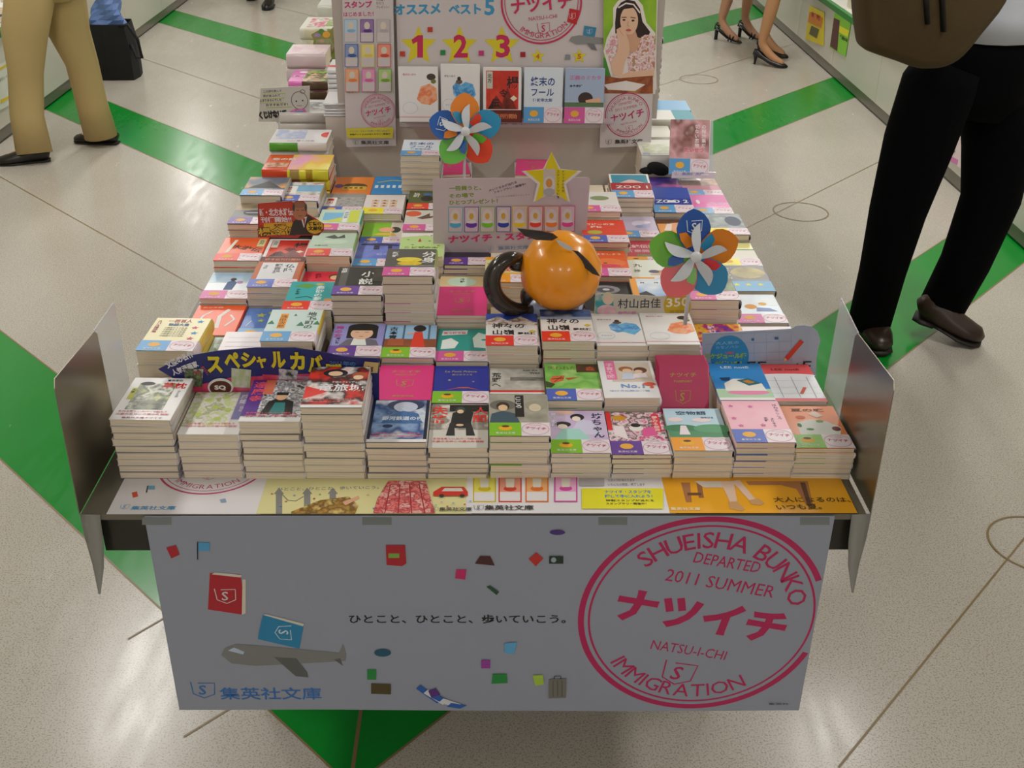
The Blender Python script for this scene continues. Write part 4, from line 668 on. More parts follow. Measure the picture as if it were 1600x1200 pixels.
# ------------------------------------------------------------------ end guards: steel plates, acrylic plates
STEEL = mat('#8d8778', .28, metal=.9, bump=.06, bscale=3); ACR = mat('#dfe4e8', .15, alpha=.42)
for nm, sx, lab in (('left', -.686, 'left'), ('right', .648, 'right')):
    g = thing('side_guard', 'brushed steel plate guard standing at the %s front corner of the table' % lab, 'guard', (sx, 1.54, TZ), group='steel guards at the table corners')
    b = B(); th = .0016
    b.slab([(0, -.003, 0), (0, .005, .236), (0, .012, .25), (0, .205, .238), (0, .216, .228), (0, .222, 0)], th, STEEL, (1, 0, 0)); b.build('plate', g)
    b = B(); s_ = 1 if nm == 'left' else -1
    b.mesh([(s_*x, y, z) for x, y, z in ((0, -.004, 0), (.034, -.005, 0), (0.001, -.006, -.05), (.033, -.012, -.055), (.006, -.010, -.10), (.028, -.018, -.10), (.010, -.02, -.158), (.014, -.021, -.156))] +
           [(s_*x, y+.001, z) for x, y, z in ((0, -.004, 0), (.034, -.005, 0), (0.001, -.006, -.05), (.033, -.012, -.055), (.006, -.010, -.10), (.028, -.018, -.10), (.010, -.02, -.158), (.014, -.021, -.156))],
           [(0, 1, 3, 2), (2, 3, 5, 4), (4, 5, 7, 6), (8, 10, 11, 9), (10, 12, 13, 11), (12, 14, 15, 13), (0, 2, 10, 8), (2, 4, 12, 10), (4, 6, 14, 12), (1, 9, 11, 3), (3, 11, 13, 5), (5, 13, 15, 7)], mat('#9b9b98', .3, metal=.6), True); b.build('hanging_tongue', g)
    b = B(); x = -.003 if nm == 'left' else .003
    b.slab([(x, .205, .01), (x, .212, .236), (x, .33, .236 if nm == 'left' else .25), (x, .338, .01)], .002, ACR, (1, 0, 0))
    b.build('acrylic_plate', None, label='clear acrylic plate standing behind the %s steel guard' % lab, cat='plate', group='acrylic plates at the table corners').location = (sx, 1.54, TZ)
# ------------------------------------------------------------------ cards standing among the books
def card(name, label, cat, y, outline, base, fn, th=.0015, pole=None, rough=.4, group=None):
    """cut-out card facing the front; outline given as seen in the photo, on the plane Y = y"""
    t = thing(name, label, cat, (0, 0, 0), group=group)
    p = PPrint((0, y, 0), (1, 0, 0), (0, 0, 1)); pts = [on_y(a, b, y) for a, b in outline]
    p.slab(pts, th, mat(base, rough), (0, -1, 0)); p.lift = .00008; fn(p); p.build('card', t)
    if pole:
        b = B(); b.tube([on_y(pole[0], pole[1], y+.004), on_y(pole[2], pole[3], y+.004)], .0032, mat('#d8d8dc', .3, alpha=.9), 8); b.build('pole', t)
    return t
CARDC = '#cdbfc8'
def c1(p):
    G_ = mat('#7c9a2c'); M_ = mat('#d8286e')
    p.t('一冊買うと、', 702, 298, 752, 297, 7, G_, bold=.03); p.t('その場で', 702, 310, 741, 308, 7, G_, bold=.03); p.t('ひとつプレゼント！', 702, 320, 778, 317, 7, G_, bold=.03)
    p.t('ぬいぐるみが当たる', 765, 300, 808, 286, 4, '#5a5a70', bold=.02); p.t('スタンプラリー開催中！', 772, 303, 822, 289, 4, '#5a5a70', bold=.02); p.t('※なくなり次第終了いたします', 775, 309, 828, 305, 2.5, '#8a8a98')
    for i, c in enumerate(('#4fb0dc', '#6a2fb0', '#74c82c', '#2440b0', '#f0d02c', '#ee3a2c', '#f5822c', '#ee4aa0')):
        x = 711.5+i*25; y0 = 323-i*.3; y1 = 363-i*.3
        p.q([(x-11, y1), (x+11, y1), (x+12, y0), (x-11, y0)], c); p.q([(x-10, y1-1), (x+10, y1-1), (x+11, y0+1), (x-10, y0+1)], '#d6c2cc')
        p.e(x, y0+17, 8, 13, '#dcd0d4'); p.e(x, y0+15, 3.5, 5, '#d8a840', 12); p.e(x, y0+28, 9, 5, c); p.e(x, y0+24, 8, 2.2, '#e8e0e4')
    p.t('ナツイチ・スタンプ', 701, 379, 858, 372, 12, M_, bold=.04); p.sh(767, 387, 7, '#6a9ab8'); p.t('集英社文庫', 778, 390, 826, 388, 6, '#6a8aa8', bold=.02)
card('promotion_card', 'white card with eight coloured stamp cases, on a pole behind the inflatable', 'sign', 2.50,
     [(677, 396), (676, 281), (679, 279), (818, 278), (918, 277), (922, 280), (914, 396)], CARDC, c1, pole=(795, 396, 795, 474))
def c2(p):
    p.st(862, 280, 43, mat('#e2d41a'), ir=.44); p.r(849, 264, 868, 306, '#cfc8c0'); p.e(858, 288, 9, 13, '#d8d8dc'); p.e(858, 286, 5, 7, '#d89a4a'); p.e(858, 300, 9, 6, '#b0b0b8')
    for i, tx in enumerate(('ナツイチの特製', 'スタンプをゲット！')):
        for j, ch in enumerate(tx): p.t(ch, 878-i*8, 270+j*5, 882-i*8, 270+j*5, 4, '#4a4a2c')
card('star_card', 'yellow star-shaped card with a white rim, atop the stamp-case card', 'sign', 2.485,
     [(862+(48 if i % 2 == 0 else 23)*math.cos(PI/2+PI*i/5)*(1.02), 281-(42 if i % 2 == 0 else 20)*math.sin(PI/2+PI*i/5)*1.02) for i in range(10)], '#e8e4e0', c2)
def c3(p):
    Wt = mat('#e8e6ee'); Yl = mat('#e8d42c')
    u0 = [p.uv(x, y) for x, y in ((254, 589), (300, 566), (400, 546), (480, 546), (560, 562), (588, 575), (588, 594), (500, 586), (380, 588), (300, 602))]
    p.q([(290, 606), (360, 590), (480, 584), (520, 590), (520, 640), (300, 640)], art(['#e8507c', '#d83a68', '#f07a98'], 18)); p.q([(410, 585), (520, 590), (520, 620), (416, 620)], art(['#a82c54', '#e8506c', '#9cc4e8'], 12))
    for ch, x, y, h in (('ス', 325, 583, 26), ('ペ', 352, 576, 26), ('シ', 378, 574, 24), ('ャ', 402, 575, 18), ('ル', 424, 575, 26), ('カ', 454, 578, 28), ('バ', 482, 582, 28), ('ー', 510, 576, 8)):
        p.t(ch, x-1, y+2, x+26 if ch != 'ャ' else x+18, y+2, h+3, mat('#2a2458'), bold=.12); p.t(ch, x, y, x+24 if ch != 'ャ' else x+16, y, h, Yl, bold=.05)
    p.t('文豪の名作', 263, 576, 305, 556, 11, Wt, bold=.05); p.t('人気漫画家', 272, 587, 312, 572, 10, Wt, bold=.04)
    p.t('描きおろし', 313, 574, 325, 586, 6, '#e86a6a'); p.t('2011年の', 515, 570, 556, 572, 8, '#3a6aa0', bold=.05); p.t('新カバー4冊', 511, 577, 560, 579, 6, '#3a6aa0', bold=.03)
    p.q([(565, 582), (590, 582), (592, 566), (570, 564)], '#d8b87a'); p.t('市', 570, 582, 584, 582, 11, '#5a3a2a', bold=.05)
    p.q([(288, 575), (318, 576), (316, 604), (290, 602)], art(['#e8e8e0', '#3a4a34', '#8a9a6a'], 60)); p.t('枕', 303, 584, 315, 585, 6, '#c8303a')
    p.q([(362, 574), (393, 577), (391, 605), (362, 604)], art(['#e0d8dc', '#b8c890', '#d8c8d8'], 50)); p.q([(436, 575), (466, 578), (464, 592), (436, 592)], art(['#2c2c30', '#d8d6da', '#6a3a7a'], 60))
    p.e(345, 604, 20, 14, '#e8e4e8'); p.e(345, 605, 17, 11, '#5a1c14'); p.t('SQ', 336, 609, 354, 609, 8, '#f0e8e8', bold=.05)
card('promotion_card', 'navy arched card with yellow katakana, behind the four leftmost front piles', 'sign', 1.795,
     [(247, 577), (270, 565), (300, 555), (340, 548), (400, 543), (460, 543), (510, 551), (540, 558), (592, 560), (593, 660), (300, 660), (285, 600)], '#232a72', c3)
def c4(p):
    p.q([(405, 319), (460, 316), (462, 352), (405, 352)], '#c8402c'); p.q([(412, 349), (462, 347), (462, 366), (412, 368)], '#e0a82c')
    p.t('新・北方水滸伝', 406, 338, 458, 337, 12, '#e8e0e4', bold=.03); p.t('刊行開始!!', 408, 348, 456, 347, 9, '#e8e0e4', bold=.03); p.t('北方謙三', 428, 354, 448, 353, 4, K, bold=.04)
    p.t('楊令伝', 403, 370, 466, 368, 15, '#2a2a18', bold=.06); p.t('楊令伝', 404, 369, 465, 367, 13, '#e0b43a', bold=.02)
    p.q([(452, 367), (458, 346), (470, 338), (482, 336), (494, 346), (500, 366)], '#3a3230'); p.q([(470, 340), (480, 338), (475, 356)], '#e0dcd8'); p.q([(473, 341), (477, 341), (476, 354)], '#a02c2c')
    p.e(468, 330, 11, 14, '#b87a5a'); p.e(468, 320, 9, 5, '#9a6a50'); p.l([(463, 328), (467, 328)], .0012, K); p.l([(471, 328), (475, 328)], .0012, K); p.l([(466, 337), (472, 337)], .0014, '#7a3a30'); p.e(459, 324, 2, 6, '#4a4440', 10); p.e(478, 324, 2, 6, '#4a4440', 10)
    p.e(492, 354, 13, 11, '#e0b42c'); p.t('待望の', 482, 352, 502, 352, 6, K, bold=.04); p.t('文庫化', 482, 360, 504, 360, 7, K, bold=.05)
card('promotion_card', 'red and gold cut-out card with a suited bald man, among the left piles', 'sign', 2.415,
     [(403, 318), (455, 314), (459, 318), (462, 314), (474, 314), (479, 320), (480, 334), (494, 342), (506, 350), (506, 360), (498, 368), (470, 368), (465, 372), (403, 371)], '#b03a2c', c4)
b = B(); b.box(C(1)-.005, 2.5705, .70, C(1)+.109, 2.5725, .757, mat('#17161a', .25)); b.build('backing_board', label='black board edge standing behind the red mountain-cover paperback', cat='board')
def c5(p):
    p.q([(930, 495), (930, 462), (948, 458), (958, 466), (960, 500), (940, 512)], art(['#2c8c94', '#3aa0a4', '#e8d8d0'], 30)); p.e(950, 466, 9, 10, '#d8d0b0'); p.e(950, 468, 6, 7, '#ecc8b4'); p.e(948, 485, 15, 9, art(['#d89aa8', '#e8c8cc'], 60))
    p.t('村山由佳', 965, 482, 1032, 481, 15, mat('#2a3440'), bold=.01); p.t('恋愛小説', 965, 493, 994, 493, 7, '#d88ab8', bold=.04)
    p.e(1058, 478, 21, 22, '#c8a818'); p.t('350', 1041, 480, 1076, 478, 14, '#ece4d0', bold=.02); p.t('冊突破', 1046, 490, 1070, 489, 5, '#8a6a10')
card('promotion_card', 'cream card with a black author name and gold 350 disc', 'sign', 2.10,
     [(928, 500), (930, 458), (1030, 463), (1040, 462), (1048, 455), (1070, 455), (1080, 466), (1080, 492), (1070, 506), (1040, 512), (928, 512)], '#cfc6b4', c5)
def c6(p):
    for x in (1158, 1178, 1197, 1217, 1236): p.l([(x, 521), (x+1, 575)], .0006, '#8aa0bc')
    for y in (523, 538, 554, 567): p.l([(1102, y), (1238, y-5)], .0006, '#8aa0bc')
    p.q([(1110+30*math.cos(t)+30, 556-32*math.sin(t)) for t in [2*PI*i/40 for i in range(40)]], mat('#2f8cc0'))
    p.t('大人気の', 1118, 539, 1154, 537, 5, '#9ad0e8'); p.t('カモノハシ', 1118, 545, 1154, 543, 4, '#9ad0e8'); p.t('人気書籍', 1132, 553, 1146, 553, 4, '#e85a4a', bold=.03)
    p.t('スケジュール帳', 1100, 561, 1166, 560, 9, '#a8c42c', bold=.05); p.t('が付いた！', 1116, 572, 1158, 571, 8, '#a8c42c', bold=.04)
    p.t('LEE notE', 1150, 580, 1266, 579, 15, mat('#20242c'), bold=.005)
    p.q([(1224, 565), (1226, 558), (1250, 530), (1256, 534), (1232, 562)], '#d8402c'); p.q([(1224, 565), (1226, 558), (1230, 562)], '#e8c89a')
    p.r(1174, 528, 1178, 532, '#3a6a9c'); p.r(1210, 526, 1216, 530, '#3a6a9c')
card('promotion_card', 'pale blue calendar-print card with a blue disc, behind the schedule notebooks', 'sign', 1.948,
     [(1098, 606), (1097, 521), (1236, 514), (1244, 509), (1256, 508), (1268, 510), (1278, 519), (1282, 532), (1278, 546), (1276, 560), (1274, 606)], '#aeb8cc', c6)
def c7(p):
    for i, (tx, x0, x1) in enumerate((('この詩を読んで', 412, 440), ('涙があふれて', 411, 438), ('止まりませんでした', 406, 440), ('おすすめです！', 416, 450))):
        p.t(tx, x0, 145+i*7, x1, 145+i*7-1, 4, K, bold=.01); p.l([(x0, 147+i*7), (x1+6, 146+i*7)], .002, '#b8c85a')
    p.t('くじけないで', 406, 187, 450, 183, 13, K, bold=.08)
    LN = mat('#5a4a44'); u, v = p.uv(468, 157); k = (Vector(p.uv(468, 147))-Vector((u, v))).length/10
    p.ring(u, v, 13*k, 14*k, .7*k, LN, 30); p.ring(u+6*k, v+14*k, 4*k, 3*k, .7*k, LN, 16); p.e(463, 158, 1.2, 1.2, K, 8); p.e(473, 157, 1.2, 1.2, K, 8); p.l([(464, 165), (472, 165)], .0012, '#c85a5a')
    p.q([(450, 189), (453, 174), (462, 170), (476, 170), (481, 178), (482, 190)], art(['#c85aa0', '#e07ab8', '#a83a80'], 60)); p.q([(458, 183), (478, 183), (474, 173), (461, 173)], '#6a98b8')
card('handwritten_card', 'pale hand-lettered card with a line-drawn old woman in pink', 'sign', 3.25,
     [(404, 190), (407, 138), (484, 134), (484, 191)], '#c9c3bb', c7, pole=(434, 190, 442, 240))
def c8(p):
    p.q([(490, 84), (494, 62), (516, 60), (522, 72), (518, 84)], art(['#c87a8a', '#8aa86a', '#d89a9a'], 60)); p.e(502, 50, 5, 5, '#5a8a3a'); p.e(510, 54, 6, 5, '#e0a83a'); p.e(496, 55, 5, 3, '#9a8ab8')
card('flower_card', 'small cut-out card of a flower basket among the far left piles', 'sign', 3.9,
     [(488, 85), (490, 62), (486, 54), (500, 46), (514, 50), (522, 40), (526, 46), (520, 60), (528, 74), (520, 85)], '#8a8a4a', c8)
# ------------------------------------------------------------------ standing passports in their holder, front right
hb = B(); pf = on_z(1030, 640, .66)
PX0 = C(9)-.001
for i in range(6):
    y = 1.802+.0058*i; t = thing('booklet', ['plain crimson booklet with gold crest, frontmost of the standing row', 'crimson booklet second in the standing row', 'crimson booklet third in the standing row', 'crimson booklet fourth in the standing row', 'crimson booklet fifth in the standing row', 'crimson booklet rearmost of the standing row'][i], 'booklet', (PX0-.0008*i, y, .653+.0012*i), (-math.radians(28), 0, 0), 'standing crimson booklets')
    CM = mat('#c21f5c', .35); b = B(); b.box(0, 0, 0, .093, .0006, .125, CM); b.box(0, .0036, 0, .093, .0042, .125, CM); b.tube([(0.093, .0021, 0), (.093, .0021, .125)], .0021, CM, 8)
    b.build('cover', t); b = B(); b.box(.001, .0006, .001, .091, .0036, .124, PAGES); b.build('page_block', t)
    if i == 0:
        b = Print((0, 0, 0), (1, 0, 0), (0, 0, 1), k=.00087); draw(b, PASSP); b.build('cover_print', t)
# ------------------------------------------------------------------ pinwheels
def pinwheel(label, c, foot, R, cols, rot, tilt):
    t = thing('pinwheel', label, 'pinwheel', (0, 0, 0), group='paper pinwheels')
    n = Vector((0.05, -1, tilt)).normalized(); U = Vector((1, 0, 0)); U = (U-n*U.dot(n)).normalized(); V = n.cross(U); c = Vector(c)
    F = lambda u, v, h=0: c+U*u+V*v+n*h
    for i, col in enumerate(cols):
        a = PI/2+rot-i*2*PI/5; d = Vector((math.cos(a), math.sin(a))); e = Vector((-d.y, d.x)); b = B(); m = mat(col, .3); K_ = 14
        prof = [(0, .03), (.12, .14), (.28, .27), (.45, .36), (.6, .385), (.74, .34), (.86, .25), (.95, .13), (1.0, .0)]
        out = [(r, w) for r, w in prof]+[(r, -w) for r, w in prof[-2::-1]]
        top = [F(*(d*r*R+e*w*R), .004+.012*R/.06*(w+.2)) for r, w in out]
        vs = top+[q-n*.0006 for q in top]; k = len(top)
        b.mesh(vs, [tuple(range(k-1, -1, -1)), tuple(range(k, 2*k))]+[(j, j+k, (j+1) % k+k, (j+1) % k) for j in range(k)], m)
        lc = cols[(i+1) % 5]
        b2 = [F(*(d*(r*R)+e*(w*R)), .0055+.012*R/.06*(w+.2)) for r, w in ((.18, .17), (.36, .30), (.50, .33), (.52, .18), (.40, .06), (.22, .04))]
        b.poly(b2, mat(lc, .3)); pe = b.build('vane', t)
        if col == '#2a62b4' or col == '#2b5cb0':
            pr = Print(F(*(d*R*.62), .0145), U, V); pr.lift = .0004; pr.shield(0, 0, R*.30, mat('#e8eef6'), rot=(a-PI/2)); pr.build('crest', pe)
        b = B(); d2 = Vector((math.cos(a-.45), math.sin(a-.45))); e2 = Vector((-d2.y, d2.x)); rows = []
        for j in range(9):
            s_ = j/8; r = R*(.06+.62*s_); w = R*.12*math.sin(PI*min(1, s_*.85+.12)); bow = R*.20*math.sin(PI*s_*.6)
            rows += [F(*(d2*r+e2*(w+bow)), .012+.016*math.sin(PI*(1-s_)*.6)), F(*(d2*r+e2*(-w+bow)), .010+.010*math.sin(PI*(1-s_)*.6))]
        b.mesh(rows, [(2*j, 2*j+1, 2*j+3, 2*j+2) for j in range(8)], mat('#d6dbe2', .3), True); b.build('white_curl', t)
    b = B(); b.ball(F(0, 0, .024), (R*.13, R*.10, R*.13), mat('#dfe2e6', .25)); b.build('hub', t)
    b = B(); b.tube([F(0, 0, -.002), F(0, 0, .02)], .003, mat('#d8d8dc')); b.tube([F(0, 0, -.003), Vector(foot)], .0038, mat('#d2d3d8', .3), 8); b.build('stick', t)
    return t
c = on_y(727, 205, 2.86); f_ = on_y(723, 300, 2.86)
pinwheel('paper pinwheel with an orange top vane, in front of the header', c, (f_.x, 2.86, .652), .098, ['#f08a24', '#2f9ccc', '#ee4a2c', '#5cb82c', '#2a62b4'], .02, .25)
c = on_y(1083, 400, 1.99); f_ = on_y(1062, 545, 1.99)
pinwheel('paper pinwheel with a blue top vane, rising from the standing booklets', c, (f_.x, 1.96, .80), .091, ['#2b5cb0', '#ec8a24', '#2f94c8', '#e02c34', '#6ab42c'], .05, .30)
# ------------------------------------------------------------------ inflatable cushion toy
ORG = mat('#f59a10', .28, coat=.3); DRK = mat('#2e2622', .22, coat=.4)
BYY = 2.13
inf = thing('inflatable_toy', 'glossy orange inflatable ball with dark tube limbs, sitting on the books', 'inflatable toy', (0, 0, 0))
c = on_y(876, 423, BYY); b = B(); rt_ = Matrix.Rotation(.25, 3, 'Y') @ Matrix.Rotation(-.25, 3, 'X'); vs = []; n_, k_ = 40, 24
for i in range(k_+1):
    a = PI*i/k_
    for j in range(n_):
        t = 2*PI*j/n_; pin = 1-.035*max(0, math.cos(9*t))*math.sin(a)**8
        q = Vector((math.sin(a)*math.cos(t)*.086*pin, math.cos(a)*.078, math.sin(a)*math.sin(t)*.084*pin)); vs.append(c+rt_ @ q)
b.mesh(vs, [(i*n_+j, i*n_+(j+1) % n_, (i+1)*n_+(j+1) % n_, (i+1)*n_+j) for i in range(k_) for j in range(n_)], ORG, True)
b.build('ball_body', inf)
b = B(); cc = on_y(868, 480, BYY+.02); b.ball((cc.x, cc.y, cc.z), (.062, .045, .028), mat('#b9c4e0', .25)); b.build('lower_body', inf)
def smooth_path(P, Rr, k=6):
    P = [Vector(p) for p in P]; o = []; r = []
    for i in range(len(P)-1):
        a, b_, c_, d_ = P[max(i-1, 0)], P[i], P[i+1], P[min(i+2, len(P)-1)]
        for j in range(k):
            t = j/k; o.append(.5*((2*b_)+(c_-a)*t+(2*a-5*b_+4*c_-d_)*t*t+(3*b_-a-3*c_+d_)*t**3)); r.append(Rr[i]*(1-t)+Rr[i+1]*t)
    return o+[P[-1]], r+[Rr[-1]]
def flap(pts, name):
    b = B(); yy2 = BYY-.035; q = [on_y(x, y, yy2+dz) for x, y, dz in pts]; b.slab(q, .006, DRK, (0, -1, .2)); b.build(name, inf)
yy = BYY-.015
for nm_, pts_, rr_ in (('curved_limb', [on_y(818, 404, yy+.03), on_y(800, 403, yy), on_y(783, 411, yy-.01), on_y(771, 427, yy-.015), on_y(769, 447, yy-.02), on_y(778, 467, yy-.02), on_y(796, 481, yy-.015), on_y(815, 485, yy), on_y(842, 484, yy+.04)], [.009, .014, .0165, .018, .0185, .018, .017, .015, .010]),
                       ('short_limb', [on_y(800, 400, yy+.012), on_y(806, 410, yy+.012), on_y(822, 414, yy+.02)], [.010, .019, .015]),
                       ('short_limb', [on_y(834, 448, yy+.02), on_y(825, 460, yy+.01), on_y(821, 474, yy+.01)], [.012, .017, .009])):
    q1, q2 = smooth_path(pts_, rr_); b = B(); b.tube(q1, q2, DRK, 18, updir=(0, -1, .01)); b.build(nm_, inf)
flap([(808, 357, -.02), (820, 358, -.02), (846, 361, -.01), (864, 365, 0), (872, 371, .01), (862, 376, 0), (838, 375, -.01), (820, 369, -.02)], 'flap')
flap([(894, 391, -.01), (904, 393, -.015), (918, 406, -.02), (930, 420, -.03), (938, 432, -.035), (926, 428, -.03), (908, 414, -.02), (896, 400, -.012)], 'flap')
b = B(); b.slab([on_y(x, y, BYY-.05) for x, y in ((868, 374), (880, 378), (893, 386), (897, 391), (886, 391), (874, 383))], .002, mat('#d8d4d0', .3), (0, -1, .3)); b.build('label_tab', inf)

# ------------------------------------------------------------------ header box, posters, display rack
HY = 3.2
HB = mat('#c9bdb2', .6)
hd_ = thing('header_stand', 'tall warm-grey header stand across the middle of the table', 'display stand', (0, 0, 0))
b = B(); b.box(-.478, HY, TZ, .452, HY+.50, .86, HB); b.build('box', hd_)
b = B(); b.box(-.44, HY+.012, .86, .485, HY+.03, 1.42, mat('#c6bcb4', .6)); b.build('back_board', hd_)
def hposter(name, label, outline, base, fn, y, cat='poster', group=None, th=.0012):
    return card(name, label, cat, y, outline, base, fn, th=th, group=group)
PB = '#d4cccd'
def h1(p):
    M_ = mat('#c8407a'); cols = ['#8ab8dc', '#5a3a8c', '#b8b0b4', '#3a5aa0', '#e0cc5a', '#d84a34', '#e8864a', '#d86aa8', '#7aa83a']; bg = ['#bcd4e8', '#9a7ab4', '#c8c0c2', '#8a9cc8', '#ecdc8a', '#f09a80', '#f0b48c', '#e8a0c8', '#b4d488']
    p.t('ナツイチ', 538, -2, 580, -2, 11, M_, bold=.03); p.t('スタンプ', 538, 13, 582, 12, 11, M_, bold=.05); p.t('はじめました！', 537, 26, 584, 25, 7, M_, bold=.02)
    p.t('その場で', 588, 2, 602, 2, 4, '#5a5a5c'); p.t('ひとつ', 588, 7, 600, 7, 4, '#5a5a5c'); p.t('プレゼント！', 588, 13, 608, 13, 4, '#5a5a5c')
    for i in range(9):
        cx_, cy_ = 548+(i % 3)*25.5+(i//3)*1.2, 48+(i//3)*38.5; w_, h_ = 10.5, 18
        p.r(cx_-w_, cy_-h_, cx_+w_, cy_+h_, cols[i]); p.r(cx_-w_+1, cy_-h_+1, cx_+w_-1, cy_+h_-1, PB); p.r(cx_-w_+1, cy_-h_+1, cx_+w_-1, cy_+3, bg[i])
        p.e(cx_, cy_-8, 4.5, 6, '#e0d4c4', 14); p.e(cx_+1, cy_, 7, 2.6, cols[i], 14)
    p.t('※数量に限りがございます。なくなり次第終了', 541, 145, 592, 145, 2.5, '#6a6266')
    u, v = p.uv(591, 173); r_ = (Vector(p.uv(591, 146))-Vector((u, v))).length; p.stamp(u, v, r_, mat('#d06a94'), rot=.20, m2=mat('#c83a78'))
    p.q([(541, 200), (615, 198), (614, 215), (543, 215)], '#e0d23a'); p.t('ナツイチ・スタンプを押して手に入れよう！', 547, 206, 610, 205, 3, '#3a7ab0', bold=.02); p.t('特製ぬいぐるみが当たるラリー開催中', 547, 211, 610, 210, 3, INK, bold=.02)
    p.sh(556, 222, 7, INK); p.t('集英社文庫', 564, 225, 608, 225, 6, INK, bold=.02)
hposter('poster', 'tall narrow white poster of stamp boxes, left end of the header', [(533, -60), (541, 230), (619, 228), (613, -60)], PB, h1, HY-.012, group='posters on the header')
def h2(p):
    M_ = mat('#cc2a5e'); Yl = mat('#e2d22e'); Bl = mat('#3f9ac8')
    p.t('オススメ', 616, 24, 689, 22, 17, Bl, bold=.05); p.t('ベスト', 701, 23, 752, 22, 16, Bl, bold=.05); p.t('5', 757, 24, 773, 24, 26, Bl, bold=.03)
    for x, n_, rx in ((654, '1', 29), (718, '2', 29), (784, '3', 29)):
        p.st(x, 72, rx, Yl, ir=.45, sy=1.1); p.t(n_, x-9, 90, x+13, 90, 36, M_, bold=.03) if n_ != '1' else p.q([(643, 62), (653, 55), (661, 55), (661, 90), (652, 90), (652, 65), (645, 69)], M_)
    for x, n_ in ((840, '4'), (905, '5')): p.st(x, 88, 12, Yl, ir=.45); p.t(n_, x-3, 92, x+3, 92, 8, '#c86a2c', bold=.04)
    u, v = p.uv(846, 4); r_ = (Vector(p.uv(846, 69))-Vector((u, v))).length; p.stamp(u, v, r_, M_, rot=.12)
    p.q([(890, 13), (905, 16), (901, 38), (886, 34)], mat('#c8242c')); p.sh(894, 25, 10, '#e8d8d8')
    p.q([(913, 40), (932, 43), (929, 59), (911, 55)], mat('#3a88b0')); p.sh(921, 49, 8, '#d8e4e8')
    p.q([(889, 63), (893, 57), (905, 55), (950, 60), (950, 68), (900, 69)], mat('#8f9090')); p.q([(916, 67), (928, 68), (933, 79), (924, 77)], mat('#74767a'))
    for x, y, c_ in ((672, 46, '#c8402c'), (629, 84, '#c8402c'), (692, 82, '#2a8a4a'), (752, 83, '#c83a7a'), (817, 85, '#a8202c'), (887, 89, '#8a9094')): p.r(x-4, y-4, x+4, y+4, c_)
    p.t('集英社文庫', 735, 194, 822, 194, 8, '#5a5664', bold=.02); p.sh(745, 190, 8, '#5a5664')
hposter('poster', 'wide white ranking poster with yellow stars numbered one to five, on the header', [(617, -60), (624, 198), (946, 200), (946, -60)], PB, h2, HY-.004, group='posters on the header')
def h3(p):
    G1, G2 = mat('#86b81e'), mat('#3f8f2a'); SK = mat('#e9c0a2'); HR = mat('#2b1a16')
    p.q([(943, -50), (1027, -50), (1024, 120), (943, 120)], art(['#7ab01e', '#9ac832', '#5a9a24'], 6)); p.q([(943, 90), (965, 92), (960, 120), (943, 120)], G2)
    p.q([(954, 118), (943, 80), (948, 60), (958, 40), (958, 12), (965, 2), (975, -6), (992, -6), (1004, 8), (1010, 35), (1024, 52), (1026, 140), (960, 142)], mat('#eee6e0'))
    p.q([(961, 36), (963, 14), (970, 4), (980, -1), (992, 2), (1000, 14), (1004, 34), (1016, 50), (1012, 58), (992, 62), (975, 90), (962, 84)], HR)
    p.q([(945, 78), (954, 56), (966, 50), (968, 90), (962, 120), (952, 96)], art(['#f0e6e4', '#d88a9c', '#f2ece6', '#a8b48a'], 90)); p.q([(980, 90), (990, 66), (1008, 54), (1024, 56), (1023, 110), (1006, 122), (982, 114)], art(['#f0e6e4', '#d88a9c', '#f2ece6', '#c8745c', '#a8b48a'], 90))
    p.q([(977, 48), (993, 48), (996, 58), (1002, 60), (994, 80), (984, 84), (978, 66)], mat('#d6a688')); p.e(983, 32, 14, 22, SK); p.q([(966, 20), (970, 8), (984, 3), (998, 14), (999, 26), (990, 12), (976, 14)], HR); p.l([(966, 12), (978, 5), (990, 7), (1000, 20)], .004, '#efe6e2')
    p.e(975, 31, 2.4, 1.5, '#2a1a18', 12); p.e(989, 32, 2.4, 1.5, '#2a1a18', 12); p.l([(971, 27), (979, 27)], .0022, '#5a3a30'); p.l([(985, 27), (993, 28)], .0022, '#5a3a30'); p.l([(982, 33), (980, 40), (984, 41)], .0014, '#c8967a'); p.e(982, 47, 4.2, 2, '#c8605a', 14)
    p.q([(963, 46), (970, 42), (978, 52), (983, 66), (984, 78), (976, 98), (972, 118), (958, 118), (954, 98), (964, 82), (966, 66)], SK); p.l([(966, 44), (974, 56)], .0014, '#c8967a')
    p.q([(962, 128), (968, 118), (980, 113), (1022, 108), (1022, 120), (990, 126), (970, 130)], SK)
    p.q([(943, 118), (968, 122), (1020, 118), (1020, 146), (943, 146)], art(['#b86a3c', '#8a4424', '#c88a5a'], 20)); p.q([(943, 132), (978, 126), (1008, 132), (992, 142), (950, 140)], '#efe8e4')
hposter('poster', 'photo poster of a long-haired woman leaning her chin on her hand', [(943, -60), (943, 147), (1024, 147), (1029, -60)], '#eee6e0', h3, HY-.012, group='posters on the header')
def h4(p):
    u, v = p.uv(980, 180); r_ = (Vector(p.uv(980, 145))-Vector((u, v))).length; p.stamp(u, v, r_, mat('#c02a6a'), rot=.22)
    p.sh(951, 222, 8, INK); p.t('集英社文庫', 960, 225, 1004, 224, 7, INK, bold=.03)
hposter('poster', 'small white poster with a pink stamp below the woman photo', [(939, 146), (937, 231), (1017, 228), (1020, 147)], PB, h4, HY-.014, group='posters on the header')
rk = thing('display_rack', 'clear shelf holding five face-out paperbacks on the header', 'rack', (0, 0, 0))
zl = on_y(780, 190, HY-.03).z
